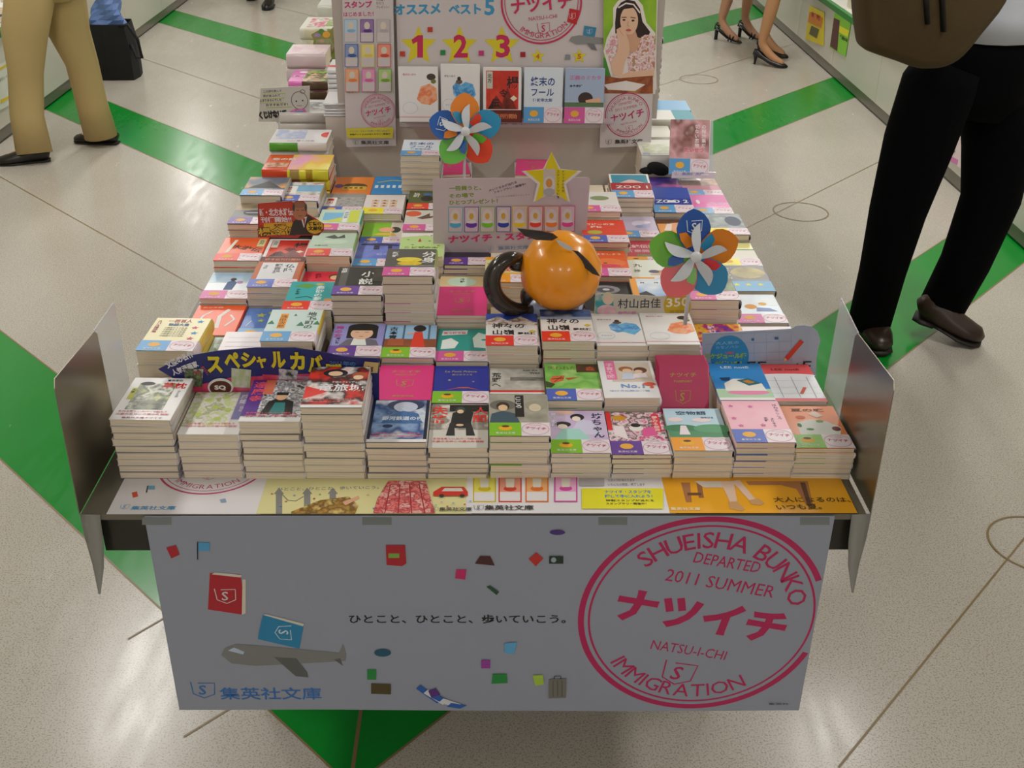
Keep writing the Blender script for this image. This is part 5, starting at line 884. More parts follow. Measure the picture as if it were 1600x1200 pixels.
b = B(); b.box(-.255, HY-.034, zl-.004, .355, HY-.006, zl, mat('#dcd0d6', .2, alpha=.6)); b.box(-.255, HY-.036, zl-.004, .355, HY-.034, zl+.012, mat('#e4d0da', .2, alpha=.6)); b.build('ledge', rk)
RB = [('dai', 625, 686, 'white paperback with orange watercolour, leftmost in the header rack'), ('aoi', 690, 750, 'white paperback with blue watercolour, second in the header rack'), ('yourei', 755, 815, 'red mountain paperback, middle of the header rack'), ('shu', 818, 878, 'pale paperback with dark blue title, fourth in the header rack'), ('just', 881, 942, 'grey-blue paperback with a resting head, rightmost in the header rack')]
for k, x0, x1, lab in RB:
    a = on_y(x0, 187, HY-.030); bq = on_y(x1, 187, HY-.03)
    top_book(k, a.x, HY-.031, zl+.0005, bq.x-a.x-.002, .152 if k != 'aoi' else .160, .014, lab, (math.radians(84), 0, 0), 'face-out paperbacks in the header rack').location.z += 0
# ------------------------------------------------------------------ piles beyond and beside the header
def pile(x, y, w, d, z0, z1, n, top, spine, labs, group, rz=0.0, printer=None, facing='s'):
    """larger books, spine to the front"""
    t = (z1-z0)/n
    for i in range(n):
        jx, jr = random.uniform(-.004, .004), random.uniform(-.015, .015)
        r = thing('book', labs % (['topmost', 'second', 'third', 'fourth', 'fifth', 'sixth', 'seventh', 'eighth', 'ninth', 'tenth'][i]), 'book', (x+(jx if i else 0), y+random.uniform(-.003, .003), z1-(i+1)*t), (0, 0, rz+(jr if i else 0)), group)
        b = Print((0, 0, t-.0006), (1, 0, 0), (0, 1, 0), k=.001); tt = t-.0008; m = mat(top, .3); c_ = .001
        b.box(0, 0, 0, w, d, c_, m); b.box(0, 0, tt-c_, w, d, tt, m); b.tube([(0, .0, tt/2), (w, .0, tt/2)], [(.005, tt/2)]*2, mat(spine, .35), 10, updir=(0, 0, 1))
        b.lift = .00015
        if printer: printer(b, w*1000, d*1000, i, tt*1000)
        b.build('cover', r); b = B(); b.box(.002, .004, c_, w-.002, d-.002, tt-c_, PAGES); b.build('page_block', r)
def front_strip(b, x0, x1, t, c):  # colour carried round on the spine
    b.tube([(x0*.001, 0, t*.0005), (x1*.001, 0, t*.0005)], [(.0053, t*.0005+.0003)]*2, mat(c, .35), 10, updir=(0, 0, 1))
def pr_yp(b, w, d, i, t):
    if i == 0:
        b.rect(w*.38, 0, w, d, art(['#f4ea5a', '#f0a8d0', '#f8c84a', '#f4ee7a', '#ee9ac8'], 7, yscale=.5)); b.rect(4, d*.15, w*.36, d*.45, art(['#8a3a20', '#e8b090', '#5a2a18'], 40)); b.text('恋の話', 14, d*.62, 22, '#f4d8c8', bold=.03)
    front_strip(b, w*.38, w, t, '#ece23c'); front_strip(b, w*.42, w*.56, t, '#e88ac0'); front_strip(b, w*.66, w*.76, t, '#f0b040')
def pile_px(xl_, xr_, yt, Y, d, z0, n, *a_, **k_):
    A_, B_ = on_y(xl_, yt, Y), on_y(xr_, yt, Y); pile(A_.x, Y, B_.x-A_.x, d, z0, A_.z, n, *a_, **k_)
pile_px(409, 513, 264, 2.905, .132, TZ, 5, '#e0582c', '#d84a24', 'large book with orange and pink-yellow cover, %s of its pile left of the header', 'orange and yellow large books', printer=pr_yp)
def pr_w(b, w, d, i, t):
    if i == 0:
        b.rect(8, d*.3, w*.58, d*.95, art(['#dfe4f2', '#b8c4e4', '#f0f0f4'], 26)); b.ell(w*.97, d*.6, 20, 26, '#e03a2c', a0=PI/2, a1=PI*1.5); b.text('心に響く詩集', w*.3, d*.1, 13, '#b88a9c')
    front_strip(b, 2, w*.5, t, ['#5aa832', '#e8e6e2', '#3a68b8', '#8a94b0', '#e4e2e0', '#5a8ac8'][i % 6])
pile_px(420, 510, 222, 3.055, .13, TZ, 7, '#eceaec', '#e4e2e0', 'large white book, %s of the pile under the hand-lettered card', 'large white books', printer=pr_w)
def pr_g(b, w, d, i, t):
    if i == 0: b.rect(w*.35, 0, w, d, art(['#7aa84a', '#e8c8a0', '#5a3a24', '#8ac85a', '#d87a8a'], 24)); b.ell(w*.26, d*.8, 14, 12, '#f2eef0'); b.text('園芸', 8, d*.4, 20, '#f6d4ea', bold=.03)
    front_strip(b, w*.35, w, t, '#5a4630')
pile_px(450, 511, 127, 3.55, .15, TZ, 8, '#e47ac0', '#e47ac0', 'large pink and green flower-cover book, %s of its pile', 'pink flower-cover books', printer=pr_g)
def pr_b(b, w, d, i, t):
    if i == 0: b.rect(w*.1, d*.2, w*.9, d*.8, art(['#dcdcdc', '#6a6a6c', '#e8e8e6', '#c8bcb4'], 20))
pile_px(436, 511, 176, 3.24, .15, TZ, 7, '#dcdad8', '#d8d0c8', 'pale grey book with a dark bird print, %s of its pile', 'pale grey books', printer=pr_b)
def pr_p(b, w, d, i, t):
    if i == 0: b.rect(10, 8, w-8, d-8, art(['#e6c6d0', '#ead8d8', '#dcb4c4'], 14))
pile_px(447, 508, 84, 3.74, .15, TZ, 6, '#e4d0d4', '#e0ccd0', 'thick pale pink boxed volume, %s of its pile', 'pale pink volumes', printer=pr_p)
def pr_s(b, w, d, i, t):
    if i == 0: b.rect(w*.15, d*.1, w*.6, d*.9, art(['#eceade', '#d84a7a', '#eef0e2', '#6a8a3a'], 26)); b.rect(w*.6, d*.2, w*.95, d*.8, art(['#dfe4c0', '#8aa84a', '#f0eee2'], 30))
    front_strip(b, w*.12, w*.6, t, '#ded8b8'); front_strip(b, w*.7, w*.96, t, '#8a9a4c')
pile_px(468, 530, 44, 3.98, .20, TZ, 8, '#e8e6da', '#e4e2d0', 'white and green magazine-size book, %s of its pile', 'white and green books', printer=pr_s)
pile_px(496, 536, 8, 4.32, .14, TZ, 6, '#dcdcd4', '#d8d8cc', 'white book, %s of the farthest left pile', 'far white books')
pile_px(505, 549, 160, 3.215, .13, .86, 5, '#e4e2e4', '#dddbdc', 'white paperback, %s of the low pile touching the left poster', 'tall white pile by the header')
def pr_r(b, w, d, i, t):
    if i == 0: b.ell(w*.35, d*.3, 34, 13, '#d8403c')
pile_px(511, 549, 108, 3.37, .13, .86, 7, '#e8e6e8', '#e2e0e0', 'white book with a red oval, %s of the higher pile by the left poster', 'higher white pile by the header', printer=pr_r)
# right of the header
def pr_t(b, w, d, i, t):
    if i == 0: b.rect(10, 10, w*.85, d*.7, art(['#e6e8d8', '#c8d0a8', '#f0efe8'], 30)); b.rect(4, 6, 24, 20, '#a8b8dc')
pile_px(1003, 1062, 242, 3.06, .15, TZ, 2, '#e8e6dc', '#e2dfdc', 'thick white box-like volume, %s of the pair right of the header', 'thick white volumes', printer=pr_t)
pile_px(1015, 1052, 214, 3.235, .12, TZ, 3, '#e4e0d4', '#dedacb', 'thick cream volume, %s of the pile behind the acrylic stand', 'thick cream volumes')
def pr_bl(b, w, d, i, t):
    front_strip(b, w*.55, w, t, '#5aa8b8')
    if i == 0: b.rect(w*.55, 0, w, d, '#5aa8b8')
pile_px(1018, 1086, 186, 3.38, .11, TZ, 5, '#e6e4dc', '#dedcd0', 'cream and teal thick paperback, %s of the pile by the pink poster', 'cream and teal paperbacks', printer=pr_bl)
pile_px(1022, 1080, 172, 3.52, .12, TZ, 6, '#5aa4d4', '#3f98cc', 'bright blue paperback, %s of its pile', 'bright blue paperbacks')
stack('wobi', .50, 4.0, .930, .022, 'tall beige pile beyond the header', group='beige paperbacks beyond the header', vis=.65)
# acrylic stand with a tilted paperback, and a black cloth beside it
st_ = thing('book_stand', 'clear acrylic book stand with a printed white lip, right of the header', 'book stand', (0, 0, 0))
Yd = 2.97; A0, A1 = on_y(1049, 277, Yd), on_y(1117, 277, Yd)
b = B(); b.box(A0.x, Yd-.004, A0.z, A1.x, Yd-.001, A0.z+.016, mat('#e9e4f0', .2)); b.box(A0.x, Yd-.004, A0.z-.002, A1.x, Yd+.05, A0.z, mat('#e4e6ee', .15, alpha=.6)); b.build('lip', st_)
b = B(); b.slab([(A0.x+.01, Yd+.03, A0.z), (A1.x, Yd+.03, A0.z), (A1.x, Yd+.10, A0.z+.13), (A0.x+.01, Yd+.10, A0.z+.13)], .003, mat('#e4e8f0', .1, alpha=.45), (0, -.9, .4)); b.build('back_plate', st_)
b = B(); b.box((A0.x+A1.x)/2-.03, Yd+.03, .745, (A0.x+A1.x)/2+.03, Yd+.06, A0.z, mat('#dfe4ea', .1, alpha=.5)); b.build('foot', st_)
p = PPrint((0, Yd-.0045, 0), (1, 0, 0), (0, 0, 1)); p.t('集英社文庫', 1065, 274, 1100, 274, 5, '#9aa4d0', bold=.03); p.sh(1057, 271, 6, '#9aa4d0'); p.build('lip_print', st_)
top_book('girlp', A0.x-.006, Yd+.013, A0.z+.002, .108, .152, .012, 'pink glossy photo paperback tilted back in the acrylic stand', (math.radians(62), 0, -.06), None)
b = B(); cc = on_y(1027, 283, 3.05); b.ball((cc.x, cc.y, .762), (.034, .02, .018), mat('#0c0c0e', .9), 14, 8, Matrix.Rotation(.3, 3, 'Y')); b.ball((cc.x-.03, cc.y, .756), (.024, .016, .010), mat('#0c0c0e', .9), 12, 6); b.build('cloth', label='crumpled black cloth lying behind the violet dusk paperback', cat='cloth')
# ------------------------------------------------------------------ low cabinets along both aisles
CW = mat('#cfccbf', .35); GE = mat('#12802f', .35); BS = mat('#6a675a', .3)
def cabinet_row(side, xf, ys, zt, lab):
    sg = -1 if side == 'left' else 1
    for i in range(len(ys)-1):
        y0, y1 = ys[i], ys[i+1]
        t = thing('low_cabinet', 'white low cabinet with green ledge, %s aisle, %s' % (side, lab[i]), 'cabinet', (xf, y0, 0), group='low cabinets along the %s aisle' % side)
        b = B(); w_ = .45*sg; b.box(0, .002, .07, w_, y1-y0-.002, zt, CW); b.build('body', t)
        b = B(); b.box(.03*sg, 0, 0, w_, y1-y0, .07, BS); b.box(0.004*sg, 0, .012, .03*sg, y1-y0, .068, BS); b.build('plinth', t)
        b = B(); b.box(-.012*sg, .001, zt-.005, .02*sg, y1-y0-.001, zt+.03, GE); b.build('ledge_strip', t)
        b = B(); b.box(.02*sg, .003, zt, w_, y1-y0-.003, zt+.03, mat('#d8d6cc', .4)); b.build('shelf_board', t)
xl, xr = -2.56, 2.24
for i, (x0, x1, ya, yb) in enumerate(((xl-.50, xl-.46, 4.35, 10.93), (xr+.46, xr+.50, 2.72, 10.16))):
    b = B(); b.box(x0, ya, 0, x1, yb, 1.9, mat('#c9c6ba', .5)); b.build('back_panel_%d' % (i+1), kind='structure')  # shelf back panels behind the cabinets, one long board per side
cabinet_row('left', xl, [4.35, 5.29, 6.23, 7.17, 8.11, 9.05, 9.99, 10.93], .50, ['nearest the camera', 'second, beside beige trousers', 'third, before the black tote', 'fourth, behind the black tote', 'fifth', 'sixth', 'farthest'])
cabinet_row('right', xr, [2.72, 3.65, 4.58, 5.51, 6.44, 7.37, 8.30, 9.23, 10.16], .40, ['nearest the camera', 'second, pasted with a pink poster', 'third, behind black trousers', 'fourth', 'fifth, with the green notice', 'sixth, with the yellow notice', 'seventh', 'farthest'])
def side_poster(x, quad, base, label, fn, nx):
    pts = [on_x(a, b2, x) for a, b2 in quad]; b = B(); b.slab(pts, .0008, mat(base, .4), (nx, 0, 0))
    U = Vector((0, -1 if nx < 0 else 1, 0)); p = PPrint((x+nx*.001, 0, 0), (0, -nx*-1 if False else (-1 if nx < 0 else 1), 0), (0, 0, 1)); p.v, p.f, p.mi, p.ms, p.sm = b.v, b.f, b.mi, b.ms, b.sm; fn(p)
    return p.build('notice', label=label, cat='notice', group='notices on the cabinets')
def n1(p): p.q([(1265, 18), (1286, 28), (1283, 44), (1262, 34)], '#e0862c'); p.q([(1268, 40), (1280, 46), (1276, 60), (1264, 53)], '#5a5a30'); p.t('新刊', 1267, 26, 1281, 33, 8, '#c83a2c', bold=.05)
side_poster(xr-.004, [(1258, 61), (1287, 70+2), (1288, 20), (1265, 8)], '#e8d41c', 'yellow notice pasted on the right aisle cabinets', n1, -1)
def n2(p): p.q([(1303, 28), (1312, 32), (1308, 80), (1297, 72)], '#5a2a30'); p.q([(1312, 40), (1327, 48), (1324, 58), (1311, 50)], '#e8e02c'); p.t('話題の本', 1312, 60, 1324, 67, 6, '#2a4a20', bold=.05)
side_poster(xr-.004, [(1296, 74), (1321, 89), (1330, 32), (1304, 20)], '#8ad03a', 'green notice with a dark red panel on the right aisle cabinets', n2, -1)
def n3(p): p.e(1514, 242, 10, 12, '#e05a3a'); p.e(1514, 242, 6, 6, '#f0e4e0'); p.q([(1478, 240), (1497, 250), (1495, 258), (1478, 248)], '#d87ab8'); p.t('フェア', 1480, 236, 1492, 242, 6, '#5a9a3a', bold=.05)
side_poster(xr-.004, [(1470, 240), (1528, 284), (1530, 215), (1480, 190)], '#ecd8da', 'pink and white notice low on the right, seen between the black legs', n3, -1)
def n4(p): p.q([(0, 106), (10, 100), (10, 104), (0, 110)], '#e8c81c'); p.q([(1, 156), (18, 148), (18, 152), (1, 162)], '#e8c81c'); p.t('新刊コーナー', 0, 128, 14, 120, 5, '#6a6a60')
side_poster(xl+.004, [(0, 172), (18, 163), (17, 92), (0, 100)], '#dfe4d8', 'pale notice with yellow bands on the left aisle cabinet', n4, 1)
def shelf_books(side, x, ys, zt, cols, lab):
    sg = -1 if side == 'left' else 1
    for i, y in enumerate(ys):
        c_ = cols[i % len(cols)]; t = thing('shelf_book', lab % NTHL[i], 'book', (x+.06*sg, y, zt+.0305), (0, 0, 0), 'books lying on the %s cabinet tops' % side)
        b = B(); th = .03+.01*(i % 3); W_l = .19*sg; b.box(0, 0, 0, W_l, .14, .0015, mat(c_)); b.box(0, 0, th-.0015, W_l, .14, th, mat(c_)); b.box(W_l-.0015*sg, 0, 0, W_l, .14, th, mat(c_)); b.build('cover', t)
        b = B(); b.box(.001*sg, .002, .0015, W_l-.002*sg, .138, th-.0015, PAGES); b.build('page_block', t)
shelf_books('left', xl, [5.35, 5.60, 5.86, 6.12, 6.40, 6.7, 7.0], .50, ['#e8e4dc', '#e8d8c8', '#d8402c', '#2a2a2c', '#e8e4dc', '#c8d0d8', '#e8a03c'], 'book lying on the left cabinet ledge, %s from the camera')
shelf_books('right', xr, [6.0, 6.25, 6.5, 6.78, 7.05, 7.3], .40, ['#e4e2dc', '#dadfe2', '#e8e6e0', '#d8c8c8', '#e8e8e4', '#c8d8c0'], 'book lying on the right cabinet ledge, %s from the camera')
# ------------------------------------------------------------------ black tote bag
tg = thing('tote_bag', 'black tote bag with a blue plastic bag inside, on the floor by the left cabinets', 'bag', (0, 0, 0))
BX, BYb = -2.40, 7.22; BK = mat('#0d0d0f', .75)
b = B(); w_, d_ = .30, .20; ring_ = []
rows = [(0, 1.0, 1.0), (.10, 1.0, 1.02), (.22, .98, 1.0), (.34, .86, .92)]
vs = []
for z, sx, sy in rows:
    for x, y in ((-.5, -.5), (0, -.56), (.5, -.5), (.55, 0), (.5, .5), (0, .54), (-.5, .5), (-.53, 0)): vs.append((BX+x*w_*sx, BYb+y*d_*sy, z))
b.mesh(vs, [(i*8+j, i*8+(j+1) % 8, (i+1)*8+(j+1) % 8, (i+1)*8+j) for i in range(3) for j in range(8)]+[tuple(range(7, -1, -1))], BK); b.build('body', tg)
for s_ in (-1, 1):
    b = B(); yy = BYb+s_*.09; pts = [(BX-.09, yy, .30), (BX-.08, yy, .42), (BX-.02, yy-.02, .47), (BX+.05, yy-.02, .43), (BX+.08, yy, .30)] if s_ > 0 else [(BX+.10, yy, .33), (BX+.16, yy-.01, .34), (BX+.21, yy-.01, .25), (BX+.22, yy-.01, .14), (BX+.185, yy-.005, .14), (BX+.155, yy+.01, .22)]
    b.tube(pts, .010, BK, 8); b.build('handle', tg)
b = B(); vs = []
for i in range(9):
    for j in range(12):
        t = 2*PI*j/12; r = .11*(1-.06*i)*(1+.22*math.sin(3*t+i)); vs.append((BX+r*math.cos(t)*1.1+.004*i, BYb+r*math.sin(t)*.7, .26+.032*i))
b.mesh(vs, [(i*12+j, i*12+(j+1) % 12, (i+1)*12+(j+1) % 12, (i+1)*12+j) for i in range(8) for j in range(12)]+[tuple(range(96, 108))], mat('#6f8cc8', .25, bump=.4, bscale=30)); b.build('plastic_bag', tg)
# ------------------------------------------------------------------ people
SKIN = mat('#c89a78', .5)
def skinned(name, nodes, edges, m, parent, lev=2, **kw):
    me = bpy.data.meshes.new(name); me.from_pydata([tuple(n[0]) for n in nodes], edges, []); o = bpy.data.objects.new(name, me); COL.objects.link(o)
    o.modifiers.new('s', 'SKIN'); sub = o.modifiers.new('u', 'SUBSURF'); sub.levels = lev; sub.render_levels = lev
    o.modifiers['s'].use_smooth_shade = True
    for i, n in enumerate(nodes):
        r = n[1] if hasattr(n[1], '__len__') else (n[1], n[1]); me.skin_vertices[0].data[i].radius = r
    me.skin_vertices[0].data[0].use_root = True
    bpy.context.view_layer.update(); ev = o.evaluated_get(bpy.context.evaluated_depsgraph_get()); me2 = bpy.data.meshes.new_from_object(ev)
    bpy.data.objects.remove(o); me2.materials.clear(); me2.materials.append(m if not isinstance(m, str) else mat(m))
    for p_ in me2.polygons: p_.use_smooth = True; p_.material_index = 0
    return link(name, me2, parent, **kw)
def body(parent, pel, hips, knees, ankles, toes, chest, neck, head, arms, k=1.0, skin=SKIN, lk=1.0):
    """one continuous figure: legs with feet, trunk, arms ending in five fingers, neck and head"""
    N, E = [], []
    def add(p, r, par=None):
        N.append((Vector(p), r)); i = len(N)-1
        if par is not None: E.append((par, i))
        return i
    p0 = add(pel, .115*k*lk); w_ = add(Vector(pel).lerp(Vector(chest), .5), .105*k, p0); c_ = add(chest, (.125*k, .11*k), w_); n_ = add(neck, .052*k, c_); add(Vector(neck)+(Vector(head)-Vector(neck))*.45, .075*k, n_); h2 = len(N)-1; h3 = add(head, .092*k, h2); add(Vector(head)+Vector((0, 0, .075)), .06*k, h3)
    for hp, kn, an, to in zip(hips, knees, ankles, toes):
        a = add(hp, .088*k*lk, p0); b_ = add(Vector(hp).lerp(Vector(kn), .5), .075*k*lk, a); c2_ = add(kn, .053*k*lk, b_); d_ = add(Vector(kn).lerp(Vector(an), .35), .054*k*lk, c2_); e_ = add(an, .034*k, d_); f2 = add(Vector(an).lerp(Vector(to), .5)-Vector((0, 0, .02)), .032*k, e_); add(to, .024*k, f2)
    for sh, el, wr, dr in arms:
        a = add(sh, .05*k, c_); b_ = add(el, .038*k, a); c2_ = add(wr, .026*k, b_); pm = add(Vector(wr)+Vector(dr)*.05, (.034*k, .018), c2_)
        dr = Vector(dr).normalized(); sd = dr.cross(Vector((0, 0, 1))).normalized()
        for q_ in range(5):
            off = sd*(-.032+.016*q_); ln = (.045, .07, .078, .07, .055)[q_]; g0 = Vector(wr)+dr*(.03 if q_ == 0 else .075)+off
            g1 = add(g0, .009, pm); g2 = add(g0+dr*ln*.5+off*.3, .0085, g1); add(g0+dr*ln+off*.3-Vector((0, 0, .012)), .007, g2)
    return skinned('body', N, E, skin, parent)
def face(parent, head, yaw, hair, k=1.0, long=False):
    R_ = Matrix.Rotation(yaw, 3, 'Z'); h = Vector(head); P = lambda x, y, z: h+R_ @ Vector((x, y, z))
    b = B()
    for s_ in (-1, 1): b.ball(P(s_*.032, -.084, .01), .011, '#f0ece8'); b.ball(P(s_*.032, -.092, .01), .006, '#1c1412')
    b.build('eyes', parent)
    b = B(); b.tube([P(0, -.085, .012), P(0, -.105, -.018), P(0, -.088, -.024)], [.007, .013, .010], SKIN); b.build('nose', parent)
    b = B(); b.tube([P(-.02, -.083, -.05), P(0, -.091, -.05), P(.02, -.083, -.05)], [.003, .006, .003], mat('#a85a50')); b.build('mouth', parent)
    b = B()
    for s_ in (-1, 1): b.ball(P(s_*.088, 0, 0), (.012, .022, .03), SKIN)
    b.build('ears', parent)
    b = B(); vs = []; n_, k_ = 20, 8
    for i in range(k_+1):
        a = PI*.62*i/k_
        for j in range(n_):
            t = 2*PI*j/n_; fr = math.cos(t+PI/2); aa = a*(1 if fr < .3 else .62); q_ = Vector((math.sin(aa)*math.cos(t)*.100, math.sin(aa)*math.sin(t)*.108+.008, math.cos(aa)*.118+.02)); vs.append(P(*q_))
    b.mesh(vs, [(i*n_+j, (i+1)*n_+j, (i+1)*n_+(j+1) % n_, i*n_+(j+1) % n_) for i in range(k_) for j in range(n_)], mat(hair, .5), True)
    if long: b.tube([P(0, .05, .02), P(0, .085, -.10), P(0, .09, -.24)], [.09, .085, .05], mat(hair, .5), 14, sq=.5)
    b.build('hair', parent)
def shoe(parent, heel, toe, kind, col, w=.048, name='shoe'):
    heel, toe = Vector(heel), Vector(toe); d = (toe-heel); Lh = d.length; d.normalize(); up = Vector((0, 0, 1)); sd = d.cross(up).normalized(); up = sd.cross(d)
    P = lambda x, z: heel+d*(x*Lh)+up*z
    m = mat(col, .35); b = B()
    if kind == 'flat':
        b.tube([P(-.02, .035), P(.06, .042), P(.3, .040), (P(.55, .032)), P(.8, .025), P(.95, .021), P(1.02, .018)], [(.022, .022), (w*.72, .038), (w*.78, .040), (w*.95, .032), (w, .025), (w*.75, .019), (w*.3, .010)], m, 16, updir=up); b.tube([P(-.02, .007), P(.1, .007), P(.35, .007), P(.7, .007), P(.95, .007), P(1.03, .007)], [(w*.6, .007), (w*.8, .008), (w*.8, .008), (w*1.05, .008), (w*.8, .007), (w*.3, .005)], mat('#120e0b', .6), 14, updir=up)
        b.build(name, parent)
    elif kind == 'boot':
        b.tube([P(-.02, .05), P(.05, .062), P(.28, .066), (P(.5, .050)), P(.75, .042), P(.93, .038), P(1.02, .030)], [(.028, .03), (w*.85, .050), (w*.9, .056), (w*1.0, .042), (w*1.05, .034), (w*.85, .028), (w*.35, .014)], m, 16, updir=up)
        b.tube([P(-.03, .014), P(.1, .014), P(.30, .016)], [(w*.7, .014), (w*.95, .014), (w*.9, .013)], mat('#17110d', .6), 14, updir=up); b.tube([P(.3, .018), P(.4, .018), P(.7, .010), P(.95, .010), P(1.04, .012)], [(w*.8, .010), (w*.9, .010), (w*1.12, .010), (w*.9, .010), (w*.35, .008)], mat('#17110d', .6), 14, updir=up); b.build(name, parent)
    else:
        H_ = .062
        b.tube([P(0, H_+.022), P(.10, H_+.016), P(.30, H_*.72+.010), P(.55, .030), P(.78, .020), P(.95, .015), P(1.02, .010)], [(.018, .022), (.027, .026), (.029, .018), (.036, .018), (.040, .018), (.026, .012), (.008, .006)] if kind == 'pump' else [(.015, .006), (.026, .006), (.027, .005), (.035, .006), (.038, .006), (.026, .005), (.010, .004)], m, 14, updir=up)
        b.tube([P(.06, H_+.004), P(.06, .03), P(.055, 0)], [.018 if kind == 'pump' else .015, .009 if kind == 'pump' else .013, .007 if kind == 'pump' else .014], m, 10)
        if kind == 'strap':
            for x, z, r in ((.74, .045, .038), (.62, .055, .036)): b.tube([P(x, .012)-sd*r, P(x+.03, z)-sd*r*.55, P(x+.04, z+.010), P(x+.03, z)+sd*r*.55, P(x, .012)+sd*r], .006, m, 8)
            b.tube([P(.07, H_+.02)-sd*.03, P(.0, H_+.05), P(.07, H_+.02)+sd*.03], .005, m, 8); zz = H_+.055; b.tube([P(.02, zz)-sd*.0, P(.12, zz)-sd*.036, P(.26, zz-.01)-sd*.02, P(.28, zz-.012), P(.26, zz-.01)+sd*.02, P(.12, zz)+sd*.036, P(.02, zz)], .005, m, 8)
        b.build(name, parent)
def garment(name, parent, paths, m, n=20, **kw):
    b = B()
    for pts, rad in paths: b.tube(pts, rad, m, n, updir=(0, -1, .05))
    return b.build(name, parent, **kw)
BLK = mat('#050507', .95, spec=.08)
# man in black trousers, walking away to the right with a shoulder bag
mn = thing('person', 'person in black trousers and white shirt carrying an olive-brown shoulder bag', 'person', (0, 0, 0))
YM = 3.50
hl, kl, al = on_y(1468, 130, 3.46), on_y(1403, 330, 3.46), on_z(1362, 500, .09)
hr, kr, ar = on_y(1560, 135, 3.56), on_y(1548, 310, 3.52), on_y(1470, 478, 3.56)
pel = on_y(1530, 92, 3.52); chest = on_y(1600, -150, 3.5); neck = chest+Vector((.03, -.02, .21)); head = neck+Vector((.02, -.02, .17))
tl_ = on_z(1362, 530, .03); tr_ = on_z(1520, 528, .03)
shl, shr = chest+Vector((0, .16, .12)), chest+Vector((.02, -.13, .12))
al, ar = on_z(1360, 492, .085), on_y(1468, 474, 3.55)
body(mn, pel, [hl, hr], [kl, kr], [al, ar], [tl_+Vector((.03, -.02, 0)), tr_], chest, neck, head,
     [(shl, shl+Vector((.10, .03, -.25)), shl+Vector((.34, .0, -.18)), (1, -.1, .1)), (shr, shr+Vector((.10, -.02, -.25)), shr+Vector((.34, .02, -.18)), (1, .1, .1))], lk=.55)
face(mn, head, PI/2, '#17120f')
def lerp_path(a, c, e, ra, rc, re):
    a, c, e = Vector(a), Vector(c), Vector(e); return [a, a.lerp(c, .5), c, c.lerp(e, .5), e], [ra, (ra+rc)/2*1.02, rc, (rc+re)/2, re]
nodes = [(pel+Vector((0, 0, .08)), (.165, .13)), (pel, (.165, .14))]; 
LG = []
hemL, hemR = on_z(1358, 506, .05), on_y(1467, 488, 3.55)
garment('trousers', mn, [([pel+Vector((0.01, 0, .12)), pel+Vector((0, 0, .02)), pel+Vector((-.02, 0, -.10)), pel+Vector((-.03, 0, -.17))], [(.175, .13), (.195, .14), (.195, .13), (.15, .10)]),
    ([hl+Vector((.02, 0, .06)), hl, on_y(1437, 220, 3.46), kl, on_y(1380, 420, 3.49), hemL], [(.10, .11), (.115, .12), (.112, .11), (.092, .09), (.078, .08), (.073, .075)]),
    ([hr+Vector((-.02, 0, .06)), hr, on_y(1560, 225, 3.56), kr, on_y(1508, 410, 3.53), hemR], [(.10, .11), (.12, .12), (.115, .11), (.098, .09), (.085, .08), (.080, .075)])], BLK, 22)
garment('shirt', mn, [([pel+Vector((.01, 0, .085)), pel.lerp(chest, .35), pel.lerp(chest, .7), chest+Vector((0, 0, .06)), neck+Vector((0, 0, -.04))], [(.185, .145), (.175, .135), (.18, .13), (.19, .12), (.07, .07)]),
    ([shl+Vector((0, -.04, .02)), shl, shl+Vector((.10, .03, -.25))], [.05, .068, .055]), ([shr+Vector((0, .04, .02)), shr, shr+Vector((.10, -.02, -.25))], [.05, .068, .055])], mat('#c9ced8', .7))
shoe(mn, on_z(1352, 502, 0)+Vector((0, .03, 0)), on_z(1370, 536, 0)+Vector((-.02, -.10, 0)), 'boot', '#2a1d15', .050)
shoe(mn, on_z(1424, 520, 0)+Vector((0, 0, .055)), on_z(1526, 540, 0)+Vector((0, 0, .0)), 'boot', '#33231a', .052)
bgs = thing('shoulder_bag', 'olive-brown soft shoulder bag with black straps, hanging on the person in black trousers', 'bag', (0, 0, 0))
YB = 3.19; OL = mat('#4a3a1c', .85, bump=.3, bscale=14)
out = [(1340, -70), (1338, 0), (1343, 55), (1348, 74), (1362, 82), (1400, 95), (1425, 104), (1448, 107), (1475, 102), (1500, 86), (1530, 50), (1568, 0), (1580, -50), (1560, -110), (1360, -110)]
b = B(); c0 = on_y(1450, 0, YB); rings = []
for yy, s_ in ((-.055, .82), (-.04, .95), (0, 1.0), (.05, 1.0), (.09, .95), (.11, .8)):
    rings.append([Vector((c0.x+(q.x-c0.x)*s_, YB+yy, c0.z+(q.z-c0.z)*s_)) for q in smooth_path([on_y(x, y, YB) for x, y in out+out[:1]], [1]*(len(out)+1), 3)[0][:-1]])
out2 = out; k_ = len(rings[0]); b.mesh([q for r in rings for q in r], [(i*k_+j, (i+1)*k_+j, (i+1)*k_+(j+1) % k_, i*k_+(j+1) % k_) for i in range(5) for j in range(k_)]+[tuple(range(k_)), tuple(range(6*k_-1, 5*k_-1, -1))], OL, True); b.build('bag_body', bgs)
for x in (1447, 1472):
    b = B(); b.tube([on_y(x-3, -110, YB-.06), on_y(x, 0, YB-.062), on_y(x+2, 38 if x < 1460 else 50, YB-.060)], [(.009, .003)]*3, mat('#0c0b0a'), 8); b.build('strap', bgs)
b = B(); b.tube([on_y(1400, -105, YB), shr+Vector((-.02, -.03, .09)), shl+Vector((.02, .02, .08)), on_y(1560, -100, YB+.02)], [(.018, .004)]*4, mat('#1b150d'), 8); b.build('shoulder_strap', bgs)
